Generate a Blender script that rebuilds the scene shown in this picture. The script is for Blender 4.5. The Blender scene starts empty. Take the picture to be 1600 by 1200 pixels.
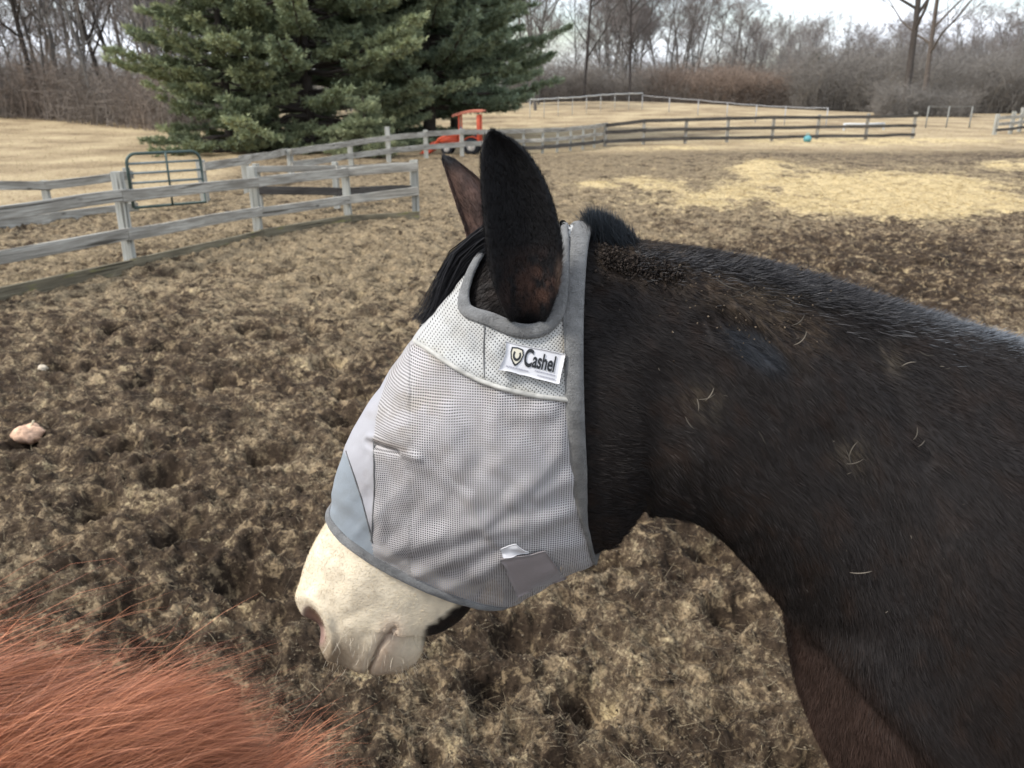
import bpy, math, random
import numpy as np
from mathutils import Vector, Matrix, Euler
rad = math.radians
rng = np.random.default_rng(7)
random.seed(7)

# ------------------------------------------------------------------ camera, sky, sun, exposure
S = bpy.context.scene
COL = S.collection
CAMH, FPX, PITCH = 1.70, 1256.0, rad(19.7)
cp, sp = math.cos(PITCH), math.sin(PITCH)
cam_d = bpy.data.cameras.new('camera'); cam = bpy.data.objects.new('camera', cam_d); COL.objects.link(cam)
cam.location = (0, 0, CAMH); cam.rotation_euler = (rad(90) - PITCH, 0, 0)
cam_d.sensor_width = 36; cam_d.lens = FPX / 1600 * 36; cam_d.clip_start = 0.05; cam_d.clip_end = 3000
cam_d.dof.use_dof = True; cam_d.dof.focus_distance = 1.05; cam_d.dof.aperture_fstop = 9.5
S.camera = cam
SUN_EL, SUN_AZ = 48.0, -112.0          # azimuth in degrees clockwise from +Y (view direction)
world = bpy.data.worlds.new("World"); S.world = world; world.use_nodes = True
wn = world.node_tree; wn.nodes.clear()
def wnode(t, **k):
    n = wn.nodes.new(t)
    for a, b in k.items(): setattr(n, a, b)
    return n
wo = wnode('ShaderNodeOutputWorld'); wb = wnode('ShaderNodeBackground'); wb.inputs['Strength'].default_value = 0.10
sky = wnode('ShaderNodeTexSky', sky_type='NISHITA', sun_disc=False, sun_elevation=rad(SUN_EL), sun_rotation=rad(SUN_AZ))
sky.air_density = 1.2; sky.dust_density = 1.5
tc = wnode('ShaderNodeTexCoord'); mp = wnode('ShaderNodeMapping'); mp.inputs['Scale'].default_value = (1.6, 1.6, 5.5)
nz = wnode('ShaderNodeTexNoise'); nz.inputs['Scale'].default_value = 1.7; nz.inputs['Detail'].default_value = 8; nz.inputs['Roughness'].default_value = .55
rp = wnode('ShaderNodeValToRGB'); rp.color_ramp.elements[0].position = .36; rp.color_ramp.elements[1].position = .60
mx = wnode('ShaderNodeMix', data_type='RGBA'); mx.inputs['B'].default_value = (8.2, 8.7, 9.6, 1)
wn.links.new(tc.outputs['Generated'], mp.inputs['Vector']); wn.links.new(mp.outputs['Vector'], nz.inputs['Vector'])
wn.links.new(nz.outputs['Fac'], rp.inputs['Fac']); wn.links.new(rp.outputs['Color'], mx.inputs['Factor'])
wn.links.new(sky.outputs['Color'], mx.inputs['A']); wn.links.new(mx.outputs['Result'], wb.inputs['Color'])
wn.links.new(wb.outputs['Background'], wo.inputs['Surface'])
sun_d = bpy.data.lights.new('sun', 'SUN'); sun = bpy.data.objects.new('sun', sun_d); COL.objects.link(sun)
sun_d.energy = 2.1; sun_d.angle = rad(8); sun_d.color = (1, .955, .89)
a, e = rad(SUN_AZ), rad(SUN_EL)
sdir = Vector((math.sin(a) * math.cos(e), math.cos(a) * math.cos(e), math.sin(e)))
sun.rotation_euler = sdir.to_track_quat('Z', 'Y').to_euler()
S.view_settings.view_transform = 'Standard'; S.view_settings.look = 'None'
S.view_settings.exposure = 0.96; S.view_settings.gamma = 1; S.view_settings.use_curve_mapping = False

# ------------------------------------------------------------------ geometry of the view
C0 = np.array([0, 0, CAMH])
def ray(px, py):
    u = (px - 800) / FPX; v = -(py - 600) / FPX
    return np.array([u, cp + v * sp, v * cp - sp])
def W(px, py, y):                       # point of the vertical plane at distance y
    r = ray(px, py); return C0 + r * (y / r[1])
def G(px, py, z=0.0):
    r = ray(px, py); return C0 + r * ((z - CAMH) / r[2])
def proj(P):
    P = np.asarray(P, float); x = P[..., 0]; y = P[..., 1]; z = P[..., 2] - CAMH
    d = np.maximum(y * cp - z * sp, 1e-3)
    return 800 + FPX * x / d, 600 - FPX * (y * sp + z * cp) / d
def zat(px, py, y): return W(px, py, y)[2]

# ------------------------------------------------------------------ noise
def _h(i, j, s):
    n = (i * 374761393 + j * 668265263 + s * 2147483647 + 1013904223) & 0xffffffff
    n = ((n ^ (n >> 13)) * 1274126177) & 0xffffffff
    n = ((n ^ (n >> 16)) * 2246822519) & 0xffffffff
    return (n & 0xffffff) / float(0x1000000)
def vn(x, y, s=0):
    x = np.asarray(x, float); y = np.asarray(y, float)
    i = np.floor(x).astype(np.int64); j = np.floor(y).astype(np.int64); u = x - i; v = y - j
    u = u * u * u * (u * (u * 6 - 15) + 10); v = v * v * v * (v * (v * 6 - 15) + 10)
    a = _h(i, j, s); b = _h(i + 1, j, s); c = _h(i, j + 1, s); d = _h(i + 1, j + 1, s)
    return (a + (b - a) * u) * (1 - v) + (c + (d - c) * u) * v
def fbm(x, y, o=4, s=0, g=.5):
    t = 0; a = 1; n = 0
    for k in range(o):
        ang = .7 * k + .3; cx, sx = math.cos(ang), math.sin(ang)
        t = t + a * vn((x * cx - y * sx) * 2 ** k + 17.3 * k, (x * sx + y * cx) * 2 ** k + 9.1 * k, s + k); n += a; a *= g
    return t / n
def worley(x, y, s=0):
    i = np.floor(x).astype(np.int64); j = np.floor(y).astype(np.int64)
    d = np.full(np.shape(x), 9.); idv = np.zeros(np.shape(x))
    for a in (-1, 0, 1):
        for b in (-1, 0, 1):
            cx = i + a + _h(i + a, j + b, s); cy = j + b + _h(i + a, j + b, s + 5)
            q = (x - cx) ** 2 + (y - cy) ** 2
            m = q < d; d = np.where(m, q, d); idv = np.where(m, _h(i + a, j + b, s + 11), idv)
    return np.sqrt(d), idv
def sst(a, b, x):
    t = np.clip((x - a) / (b - a), 0, 1); return t * t * (3 - 2 * t)

# ------------------------------------------------------------------ objects
def tag(o, label=None, cat=None, group=None, kind=None):
    if label: o['label'] = label
    if cat: o['category'] = cat
    if group: o['group'] = group
    if kind: o['kind'] = kind
    return o
def empty(name, loc=(0, 0, 0), rz=0, sc=1, label=None, cat=None, group=None):
    o = bpy.data.objects.new(name, None); COL.objects.link(o); o.location = loc; o.rotation_euler = (0, 0, rz); o.scale = (sc,) * 3
    o.empty_display_size = .2
    return tag(o, label, cat, group)
def raw(name, V, Fc, mat=None, smooth=True, col=None, uv=None):
    """V (n,3); Fc a face array (m,k) or a list of such arrays; col per vertex rgb; uv per vertex"""
    V = np.ascontiguousarray(V, dtype=np.float32)
    Fl = Fc if isinstance(Fc, (list, tuple)) else [Fc]
    Fl = [np.asarray(f, dtype=np.int32) for f in Fl if len(f)]
    me = bpy.data.meshes.new(name)
    me.vertices.add(len(V)); me.vertices.foreach_set('co', V.ravel())
    loops = np.concatenate([f.ravel() for f in Fl]); tot = np.concatenate([np.full(len(f), f.shape[1], np.int32) for f in Fl])
    st = np.concatenate([[0], np.cumsum(tot)[:-1]]).astype(np.int32)
    me.loops.add(len(loops)); me.loops.foreach_set('vertex_index', loops)
    me.polygons.add(len(tot)); me.polygons.foreach_set('loop_start', st)
    me.update(calc_edges=True)
    me.polygons.foreach_set('use_smooth', np.full(len(tot), bool(smooth)))
    if col is not None:
        col = np.broadcast_to(np.asarray(col, np.float32), (len(V), 3))
        ca = me.color_attributes.new('Col', 'FLOAT_COLOR', 'POINT')
        c4 = np.ones((len(V), 4), np.float32); c4[:, :3] = col; ca.data.foreach_set('color', c4.ravel())
    if uv is not None:
        ul = me.uv_layers.new(name='UVMap'); ul.data.foreach_set('uv', np.asarray(uv, np.float32)[loops].ravel())
    if mat: me.materials.append(mat)
    me.update()
    return me
def mobj(name, me, parent=None):
    o = bpy.data.objects.new(name, me); COL.objects.link(o)
    if parent: o.parent = parent
    return o
def part(name, V, Fc, mat, parent=None, **k): return mobj(name, raw(name, V, Fc, mat, **k), parent)
class MB:
    def __init__(s): s.V = []; s.F = {}; s.c = []; s.u = []; s.n = 0
    def add(s, V, Fc, col=(.5, .5, .5), uv=None):
        V = np.asarray(V, float); Fc = np.asarray(Fc)
        if len(V) == 0: return s
        s.F.setdefault(Fc.shape[1], []).append(Fc + s.n); s.V.append(V); s.n += len(V)
        s.c.append(np.broadcast_to(np.asarray(col, float), (len(V), 3))); s.u.append(np.zeros((len(V), 2)) if uv is None else uv)
        return s
    def build(s, name, mat, parent=None, smooth=True):
        return part(name, np.concatenate(s.V), [np.concatenate(f) for f in s.F.values()], mat, parent, smooth=smooth, col=np.concatenate(s.c), uv=np.concatenate(s.u))
def gridF(n, m, wrap=True):
    i = np.arange(n - 1)[:, None]; j = np.arange(m if wrap else m - 1)[None, :]; j2 = (j + 1) % m
    return np.stack([i * m + j, i * m + j2, (i + 1) * m + j2, (i + 1) * m + j], -1).reshape(-1, 4)
def tube(P, r, n=8, caps=True):
    P = np.asarray(P, float); m = len(P); r = np.broadcast_to(np.asarray(r, float), (m,))
    T = np.gradient(P, axis=0); T /= np.linalg.norm(T, axis=1)[:, None] + 1e-12
    up = np.array([0, 0, 1.]) if abs(T[0, 2]) < .9 else np.array([1., 0, 0])
    A = np.zeros_like(P); a = up
    for i in range(m):
        a = a - T[i] * a.dot(T[i]); a /= np.linalg.norm(a) + 1e-12; A[i] = a
    B = np.cross(T, A); th = np.arange(n) * 2 * math.pi / n
    V = P[:, None] + r[:, None, None] * (np.cos(th)[None, :, None] * A[:, None] + np.sin(th)[None, :, None] * B[:, None])
    V = V.reshape(-1, 3); Fq = gridF(m, n)
    L = np.concatenate([[0], np.cumsum(np.linalg.norm(np.diff(P, axis=0), axis=1))])
    uv = np.stack([np.repeat(L, n), np.tile(th * .05, m)], 1)
    if caps:                                    # close the ends by collapsing extra rings
        V = np.concatenate([V, P[:1], P[-1:]]); a = m * n; j = np.arange(n); j2 = (j + 1) % n
        Ft = np.concatenate([np.stack([np.full(n, a), j2, j, j], 1)[:, :3], np.stack([np.full(n, a + 1), (m - 1) * n + j, (m - 1) * n + j2], 1)])
        uv = np.concatenate([uv, [[0, 0], [L[-1], 0]]])
        return V, Fq, Ft, uv
    return V, Fq, None, uv
def add_tube(mb, P, r, n=8, col=(.5, .5, .5)):
    V, Fq, Ft, uv = tube(P, r, n); b = mb.n
    mb.add(V, Fq, col, uv); mb.F.setdefault(3, []).append(Ft + b)
def box(mb, c, s, col=(.5, .5, .5), rz=0, bev=0.0):
    x, y, z = [q / 2 for q in s]; b = min(bev, x, y, z)
    if b <= 0:
        V = np.array([[i * x, j * y, k * z] for k in (-1, 1) for i, j in ((-1, -1), (1, -1), (1, 1), (-1, 1))]); Fq = np.array([[0, 3, 2, 1], [4, 5, 6, 7], [0, 1, 5, 4], [1, 2, 6, 5], [2, 3, 7, 6], [3, 0, 4, 7]])
    else:
        o8 = [(-x + b, -y), (x - b, -y), (x, -y + b), (x, y - b), (x - b, y), (-x + b, y), (-x, y - b), (-x, -y + b)]
        rings = []
        for zz, k in ((-z, b), (-z + b, 0), (z - b, 0), (z, b)):
            for (p, q) in o8: rings.append([p * (1 - k / x), q * (1 - k / y), zz])
        V = np.array(rings); Fq = gridF(4, 8); t = np.arange(8)
        V = np.concatenate([V, [[0, 0, -z], [0, 0, z]]])
        cap = np.concatenate([[[32, (i + 1) % 8, i] for i in range(8)], [[33, 24 + i, 24 + (i + 1) % 8] for i in range(8)]])
        ca, sa = math.cos(rz), math.sin(rz); V = V @ np.array([[ca, sa, 0], [-sa, ca, 0], [0, 0, 1]]) + np.asarray(c)
        base = mb.n; mb.add(V, Fq, col, V[:, [0, 2]]); mb.F.setdefault(3, []).append(cap + base); return
    ca, sa = math.cos(rz), math.sin(rz); V = V @ np.array([[ca, sa, 0], [-sa, ca, 0], [0, 0, 1]]) + np.asarray(c)
    mb.add(V, Fq, col, V[:, [0, 2]])

# ------------------------------------------------------------------ materials
def newmat(name, rough=.8, spec=.3, sheen=0.):
    m = bpy.data.materials.new(name); m.use_nodes = True; nt = m.node_tree; b = nt.nodes['Principled BSDF']
    b.inputs['Roughness'].default_value = rough; b.inputs['Specular IOR Level'].default_value = spec
    if sheen: b.inputs['Sheen Weight'].default_value = sheen; b.inputs['Sheen Roughness'].default_value = .4
    return m, nt, b
def nd(nt, t, ins=None, **k):
    n = nt.nodes.new(t)
    for a, b in k.items(): setattr(n, a, b)
    for a, b in (ins or {}).items():
        if hasattr(b, 'links'): nt.links.new(b, n.inputs[a])
        else: n.inputs[a].default_value = b
    return n
def math_(nt, op, a, b=0., c=None):
    n = nt.nodes.new('ShaderNodeMath'); n.operation = op
    for i, q in enumerate((a, b) if c is None else (a, b, c)):
        if hasattr(q, 'links'): nt.links.new(q, n.inputs[i])
        else: n.inputs[i].default_value = q
    return n.outputs[0]
def ramp(nt, fac, stops):
    n = nt.nodes.new('ShaderNodeValToRGB'); el = n.color_ramp.elements
    while len(el) < len(stops): el.new(.5)
    for q, (p, c) in zip(el, stops): q.position = p; q.color = (*c, 1) if len(c) == 3 else c
    nt.links.new(fac, n.inputs[0]); return n.outputs[0]
def mixc(nt, f, a, b, mode='MIX'):
    n = nt.nodes.new('ShaderNodeMix'); n.data_type = 'RGBA'; n.blend_type = mode
    for nm, q in (('Factor', f), ('A', a), ('B', b)):
        if hasattr(q, 'links'): nt.links.new(q, n.inputs[nm])
        else: n.inputs[nm].default_value = q if not isinstance(q, tuple) or len(q) == 4 else (*q, 1)
    return n.outputs['Result']
def noise(nt, vec, sc, det=4, ro=.55, dist=0):
    n = nd(nt, 'ShaderNodeTexNoise', {'Scale': sc, 'Detail': det, 'Roughness': ro, 'Distortion': dist})
    if vec is not None: nt.links.new(vec, n.inputs['Vector'])
    return n.outputs['Fac']
def bump(nt, b, h, st, dist):
    n = nd(nt, 'ShaderNodeBump', {'Strength': st, 'Distance': dist, 'Height': h}); nt.links.new(n.outputs[0], b.inputs['Normal']); return n
def vcol(name, rough=.7, spec=.3, var=.25, vscale=30., bst=0., bsc=60., bdist=.002, sheen=0., metal=0.):
    m, nt, b = newmat(name, rough, spec, sheen)
    at = nd(nt, 'ShaderNodeAttribute', attribute_name='Col'); ob = nd(nt, 'ShaderNodeTexCoord').outputs['Object']
    if var:
        f = noise(nt, ob, vscale, 5); k = math_(nt, 'MULTIPLY_ADD', f, var * 2.4, 1 - var * 1.2)
        v = nd(nt, 'ShaderNodeVectorMath', {0: at.outputs['Color']}, operation='SCALE'); nt.links.new(k, v.inputs['Scale'])
        nt.links.new(v.outputs[0], b.inputs['Base Color'])
    else: nt.links.new(at.outputs['Color'], b.inputs['Base Color'])
    if bst: bump(nt, b, noise(nt, ob, bsc, 4), bst, bdist)
    b.inputs['Metallic'].default_value = metal
    return m
M = {}
M['coat'] = vcol('mule_coat', .62, .2, .25, 60, .35, 260, .0012, sheen=.03)
M['hair'] = vcol('hair', .5, .35, 0)
M['fur'] = vcol('short_fur', .62, .2, 0)
M['plain'] = vcol('painted_surface', .55, .35, .22, 9)
M['bark'] = vcol('bark', .9, .15, .35, 6, .6, 18, .02)
M['twig'] = vcol('twigs', .9, .1, 0)
M['needle'] = vcol('pine_needles', .7, .25, 0)
M['straw'] = vcol('straw', .75, .25, 0)
M['crumb'] = vcol('dried_mud', .95, .1, .4, 120, .8, 300, .002)
M['metal'] = vcol('galvanised_tube', .45, .5, .15, 25, metal=.3)
M['rubber'] = vcol('rubber', .8, .25, .1, 30)
# weathered board timber, grain along u
def wood_mat(name, c1, c2, c3, moss=0.):
    m, nt, b = newmat(name, .88, .15); uv = nd(nt, 'ShaderNodeTexCoord').outputs['UV']
    mp = nd(nt, 'ShaderNodeMapping', {'Vector': uv, 'Scale': (3, 60, 1)}).outputs[0]
    mp2 = nd(nt, 'ShaderNodeMapping', {'Vector': uv, 'Scale': (1.3, 7, 1)}).outputs[0]
    g = noise(nt, mp, 1.0, 6, .65); g2 = noise(nt, mp2, 1.0, 4, .6)
    c = ramp(nt, g, [(.28, c1), (.5, c2), (.75, c3)])
    c = mixc(nt, ramp(nt, g2, [(.38, (0, 0, 0)), (.66, (.75, .75, .75))]), c, c1)
    kn = nd(nt, 'ShaderNodeTexVoronoi', {'Vector': nd(nt, 'ShaderNodeMapping', {'Vector': uv, 'Scale': (2.2, 5, 1)}).outputs[0], 'Scale': 1.0})
    c = mixc(nt, ramp(nt, kn.outputs['Distance'], [(.05, (.95, .95, .95)), (.13, (0, 0, 0))]), c, tuple(q * .35 for q in c1))
    if moss: c = mixc(nt, ramp(nt, noise(nt, mp2, 2.1, 5), [(.62 - moss * .4, (0, 0, 0)), (.75 - moss * .3, (.85, .85, .85))]), c, (.24, .24, .04))
    crk = noise(nt, nd(nt, 'ShaderNodeMapping', {'Vector': uv, 'Scale': (.9, 26, 1)}).outputs[0], 1.0, 3, .5)
    c = mixc(nt, ramp(nt, crk, [(.34, (.85, .85, .85)), (.385, (0, 0, 0))]), c, tuple(q * .4 for q in c1))
    nt.links.new(c, b.inputs['Base Color']); bump(nt, b, g, .8, .006)
    return m
M['wood'] = wood_mat('weathered_grey_board', (.16, .145, .12), (.43, .41, .36), (.70, .68, .61))
M['wood_pale'] = wood_mat('pale_grey_post', (.24, .235, .20), (.42, .42, .38), (.60, .60, .56))
M['wood_dark'] = wood_mat('dark_stained_board', (.05, .045, .04), (.11, .10, .09), (.2, .19, .17))
M['wood_moss'] = wood_mat('mossy_kick_board', (.10, .085, .06), (.20, .175, .12), (.34, .31, .22), .12)

# ------------------------------------------------------------------ lofts and strands
def cat_interp(K, ts):
    K = np.asarray(K, float); n = len(K); Kp = np.vstack([2 * K[0] - K[1], K, 2 * K[-1] - K[-2]])
    i = np.clip(np.floor(ts).astype(int), 0, n - 2); t = (ts - i)[:, None]
    a, b, c, d = Kp[i], Kp[i + 1], Kp[i + 2], Kp[i + 3]
    return .5 * (2 * b + (c - a) * t + (2 * a - 5 * b + 4 * c - d) * t ** 2 + (3 * b - a - 3 * c + d) * t ** 3)
def loft(K, step, nphi):
    """K rows: Tx Tz Bx Bz w p k yc bow ; returns grid, station parameter, phi"""
    K = np.asarray(K, float); ts = [0.]
    for i in range(len(K) - 1):
        L = max(np.hypot(*(K[i + 1, :2] - K[i, :2])), np.hypot(*(K[i + 1, 2:4] - K[i, 2:4])))
        q = max(2, int(math.ceil(L / step))); ts += list(i + (np.arange(q) + 1) / q)
    ts = np.array(ts); I = cat_interp(K, ts); th = np.arange(nphi) * 2 * math.pi / nphi
    T, B = I[:, None, :2], I[:, None, 2:4]; c, s_ = np.cos(th)[None, :, None], np.sin(th)[None, :]
    xz = (T + B) / 2 + c * (T - B) / 2
    w, p, k, yc, bow = [I[:, i][:, None] for i in range(4, 9)]
    p = np.clip(p, .4, 2)
    y = yc - np.maximum(w, .001) * np.sign(s_) * np.abs(s_) ** p * (1 - k * np.cos(th)[None, :])
    V = np.stack([xz[..., 0] + bow * np.abs(s_), y, xz[..., 1]], -1)
    return V, ts, th
def grid_normals(V, wrap=True):
    du = np.gradient(V, axis=0); Vw = np.concatenate([V[:, -1:], V, V[:, :1]], 1); dv = (Vw[:, 2:] - Vw[:, :-2]) / 2
    n = np.cross(du, dv); return n / (np.linalg.norm(n, axis=-1, keepdims=True) + 1e-12)
def strands(roots, dirs, length, width, bend=None, segs=2, c0=(.02, .02, .02), c1=None, curl=0., wob=0.):
    n = len(roots); dirs = dirs / (np.linalg.norm(dirs, axis=1, keepdims=True) + 1e-9)
    length = np.broadcast_to(length, (n,)); width = np.broadcast_to(width, (n,))
    side = np.cross(dirs, rng.normal(size=(n, 3))); side /= np.linalg.norm(side, axis=1, keepdims=True) + 1e-9
    bend = np.zeros((n, 3)) if bend is None else bend
    wv = rng.normal(size=(n, 3)) * wob; ph = rng.uniform(0, 6.28, n)
    pts = []
    for k in range(segs + 1):
        t = k / segs; pts.append(roots + dirs * (length * t)[:, None] + bend * (length * t * t)[:, None] + wv * (length * t * np.sin(ph + 5 * t))[:, None])
    c0 = np.broadcast_to(c0, (n, 3)); c1 = c0 if c1 is None else np.broadcast_to(c1, (n, 3))
    nv = 2 * segs + 1; V = np.zeros((n, nv, 3)); Cc = np.zeros((n, nv, 3))
    for k in range(segs):
        wk = width * (1 - .55 * k / segs) / 2; V[:, 2 * k] = pts[k] - side * wk[:, None]; V[:, 2 * k + 1] = pts[k] + side * wk[:, None]
        Cc[:, 2 * k] = Cc[:, 2 * k + 1] = c0 + (c1 - c0) * (k / segs)
    V[:, -1] = pts[-1]; Cc[:, -1] = c1
    b = (np.arange(n) * nv)[:, None]; Fq = []
    for k in range(segs - 1): Fq.append(b + np.array([[2 * k, 2 * k + 1, 2 * k + 3, 2 * k + 2]]))
    Ft = b + np.array([[2 * segs - 2, 2 * segs - 1, 2 * segs]])
    Fs = ([np.concatenate(Fq)] if Fq else []) + [Ft]
    return V.reshape(-1, 3), Fs, Cc.reshape(-1, 3)
def seg_dist(px, py, x0, y0, x1, y1):
    dx, dy = x1 - x0, y1 - y0; t = np.clip(((px - x0) * dx + (py - y0) * dy) / (dx * dx + dy * dy), 0, 1)
    return np.hypot(px - x0 - t * dx, py - y0 - t * dy), t
def poly_dist(px, py, P):
    d = np.full(np.shape(px), 1e9)
    for a, b in zip(P[:-1], P[1:]): d = np.minimum(d, seg_dist(px, py, *a, *b)[0])
    return d
def inpoly(px, py, P):
    r = np.zeros(np.shape(px), bool); n = len(P)
    for i in range(n):
        x0, y0 = P[i]; x1, y1 = P[(i + 1) % n]
        c = ((y0 > py) != (y1 > py)) & (px < (x1 - x0) * (py - y0) / (y1 - y0 + 1e-12) + x0); r ^= c
    return r

# ------------------------------------------------------------------ the mule
YM = .90
def st(Tp, Bp, w, p=1., k=0., yc=YM, bow=0.):
    a, b = W(*Tp, YM), W(*Bp, YM); return [a[0], a[2], b[0], b[2], w, p, k, yc, bow]
def sw(T, B, w, p=1., k=0., yc=YM): return [*T, *B, w, p, k, yc, 0]
mule_st = [
    st((566, 1016), (576, 1024), .002), st((540, 1020), (592, 1036), .022), st((512, 1008), (622, 1036), .034, .85), st((492, 984), (648, 1024), .043, .8), st((478, 955), (662, 1000), .05, .75),
    st((470, 925), (668, 966), .055, .75), st((474, 890), (694, 972), .056, .75), st((490, 850), (722, 958), .055, .78), st((516, 805), (748, 928), .056, .8),
    st((532, 760), (774, 890), .064, .85), st((555, 692), (830, 880), .078, .85), st((592, 628), (874, 868), .09, .85), st((632, 565), (900, 858), .096, .85),
    st((662, 520), (918, 852), .096, .85), st((705, 465), (930, 848), .094, .85), st((752, 412), (942, 846), .088, .9), st((808, 378), (956, 842), .083, .9, .1),
    st((866, 366), (968, 832), .080, .95, .15), st((912, 364), (984, 816), .080, 1, .2), st((955, 370), (1000, 796), .082, 1, .2), st((1000, 377), (1012, 800), .084, 1, .2), st((1050, 383), (1050, 797), .088, 1, .22),
    st((1100, 391), (1088, 806), .094, 1, .24), st((1175, 407), (1132, 837), .104, 1, .26), st((1255, 430), (1182, 892), .12, 1, .28), st((1330, 453), (1232, 960), .14, 1, .3), st((1430, 485), (1254, 1034), .17, .95, .3),
    st((1530, 516), (1262, 1110), .2, .9, .25), st((1640, 546), (1296, 1190), .22, .9, .2), st((1750, 562), (1350, 1280), .24, .85, .1),
    sw((.80, 1.42), (.60, .66), .25, .85), sw((.95, 1.40), (.80, .64), .265, .85), sw((1.2, 1.36), (1.15, .66), .30, .85), sw((1.5, 1.38), (1.5, .72), .31, .85), sw((1.75, 1.41), (1.75, .82), .29, .8),
    sw((1.95, 1.33), (1.90, .9), .25, .8), sw((2.06, 1.2), (2.0, 1.0), .12, .8), sw((2.08, 1.12), (2.07, 1.1), .01)]
MV, MT, MTH = loft(mule_st, .0036, 240)
nM, mM = MV.shape[:2]
N0 = grid_normals(MV)
cen = MV.mean(1, keepdims=True)
if (N0[200] * (MV[200] - cen[200])).sum() < 0: N0 = -N0
near = np.sin(MTH)[None, :] >= 0
MPX, MPY = proj(MV)
mir = (-np.arange(mM)) % mM                       # the mirrored column
disp = np.zeros((nM, mM))
px, py = MPX, MPY
def ell(px, py, x, y, a, b, ang):
    c, s_ = math.cos(rad(ang)), math.sin(rad(ang)); u = (px - x) * c + (py - y) * s_; v = -(px - x) * s_ + (py - y) * c
    return np.sqrt((u / a) ** 2 + (v / b) ** 2)
# nostril, lips, chin
q = ell(px, py, 491, 979, 16, 35, -22)
disp += -.020 * (1 - sst(.35, 1.0, q)) + .0045 * np.exp(-((q - 1.5) / .38) ** 2)
mouth = [(616, 983), (602, 995), (591, 1012), (582, 1034), (572, 1056), (566, 1075)]
dm = poly_dist(px, py, mouth)
disp += -.006 * np.exp(-(dm / 3.0) ** 2) + .0015 * np.exp(-((dm - 14) / 9) ** 2)
disp += .004 * np.exp(-ell(px, py, 640, 1030, 40, 34, 0) ** 2) + .002 * np.exp(-ell(px, py, 535, 1010, 30, 22, 20) ** 2)
disp += -.0012 * np.exp(-(poly_dist(px, py, [(505, 1000), (530, 970), (560, 958)]) / 10) ** 2)
disp += .004 * np.exp(-ell(px, py, 560, 900, 34, 50, 20) ** 2) - .0015 * np.exp(-ell(px, py, 640, 960, 46, 16, -25) ** 2)
# jowl crease, neck folds, shoulder
disp += -.0055 * np.exp(-(poly_dist(px, py, [(1036, 600), (1040, 650), (1022, 730), (1006, 830)]) / 34) ** 2)
disp += .006 * np.exp(-ell(px, py, 960, 700, 60, 130, 0) ** 2)
disp += -.004 * np.exp(-(poly_dist(px, py, [(1130, 490), (1180, 540), (1250, 590)]) / 16) ** 2) + .004 * np.exp(-(poly_dist(px, py, [(1120, 470), (1190, 500), (1270, 560)]) / 16) ** 2)
for (wp_, wa_) in (([(1105, 505), (1120, 540), (1150, 560)], .0028), ([(1118, 488), (1140, 520), (1180, 545), (1215, 580)], .003), ([(1150, 480), (1195, 510), (1240, 555)], .0035), ([(1165, 470), (1225, 505), (1270, 545)], .003), ([(1200, 570), (1225, 590), (1250, 600)], .0025)):
    disp += wa_ * np.exp(-(poly_dist(px, py, wp_) / 4.5) ** 2)
disp += -.005 * np.exp(-(poly_dist(px, py, [(1385, 580), (1420, 660), (1450, 720)]) / 16) ** 2)
disp += -.006 * np.exp(-(poly_dist(px, py, [(1120, 500), (1270, 540), (1400, 560), (1600, 680)]) / 30) ** 2)
disp += .008 * np.exp(-(poly_dist(px, py, [(1100, 720), (1250, 850), (1400, 1050)]) / 60) ** 2) - .007 * np.exp(-(poly_dist(px, py, [(1300, 700), (1400, 850), (1480, 1050)]) / 45) ** 2)
disp += .0012 * (fbm((px * .8 + py * .6) / 60, (py * .8 - px * .6) / 22, 3, 3) - .5) * (px > 940)
brl = (px - 1262) * .757 - (py - 985) * .653; br_on = sst(975, 1030, py) * (np.arange(nM)[:, None] > nM * .3)
disp += br_on * (-.015 * np.exp(-((brl + 6) / 18) ** 2) + .018 * np.exp(-((brl - 34) / 34) ** 2))
sn = near[0]
disp[:, ~sn] = disp[:, mir][:, ~sn]
MV = MV + N0 * disp[..., None]
MN = grid_normals(MV)
if (MN[200] * (MV[200] - cen[200])).sum() < 0: MN = -MN
# colour of the coat
px, py = proj(MV); pxm = np.where(near, px, px[:, mir]); pym = np.where(near, py, py[:, mir])
n1 = fbm(pxm / 26, pym / 26, 4, 21); n2 = fbm(pxm / 7, pym / 7, 3, 22)
BLK, BRN, WHT = np.array([.0135, .0107, .0097]), np.array([.046, .026, .017]), np.array([.81, .71, .535])
mc = np.ones((nM, mM, 3)) * BLK
mc = mc + (BRN * .55 - BLK) * (sst(.5, .75, n1) * .45)[..., None]
def blend(m, c):
    global mc
    mc = mc + (np.asarray(c) - mc) * np.clip(m, 0, 1)[..., None]
# brown breast and foreleg, brown along the shoulder
tt = MT[:, None] + 0 * pxm; under = -np.cos(MTH)[None, :] + 0 * pxm
brl = (pxm - 1262) * .757 - (pym - 985) * .653                # near shoulder edge against the brown breast
blend(sst(24.3, 25.6, tt) * sst(34, -30, brl + 30 * (n1 - .5)) * sst(.0, .3, under), (.042, .025, .019))
blend(sst(26, 31, tt) * .25, BRN)
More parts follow.
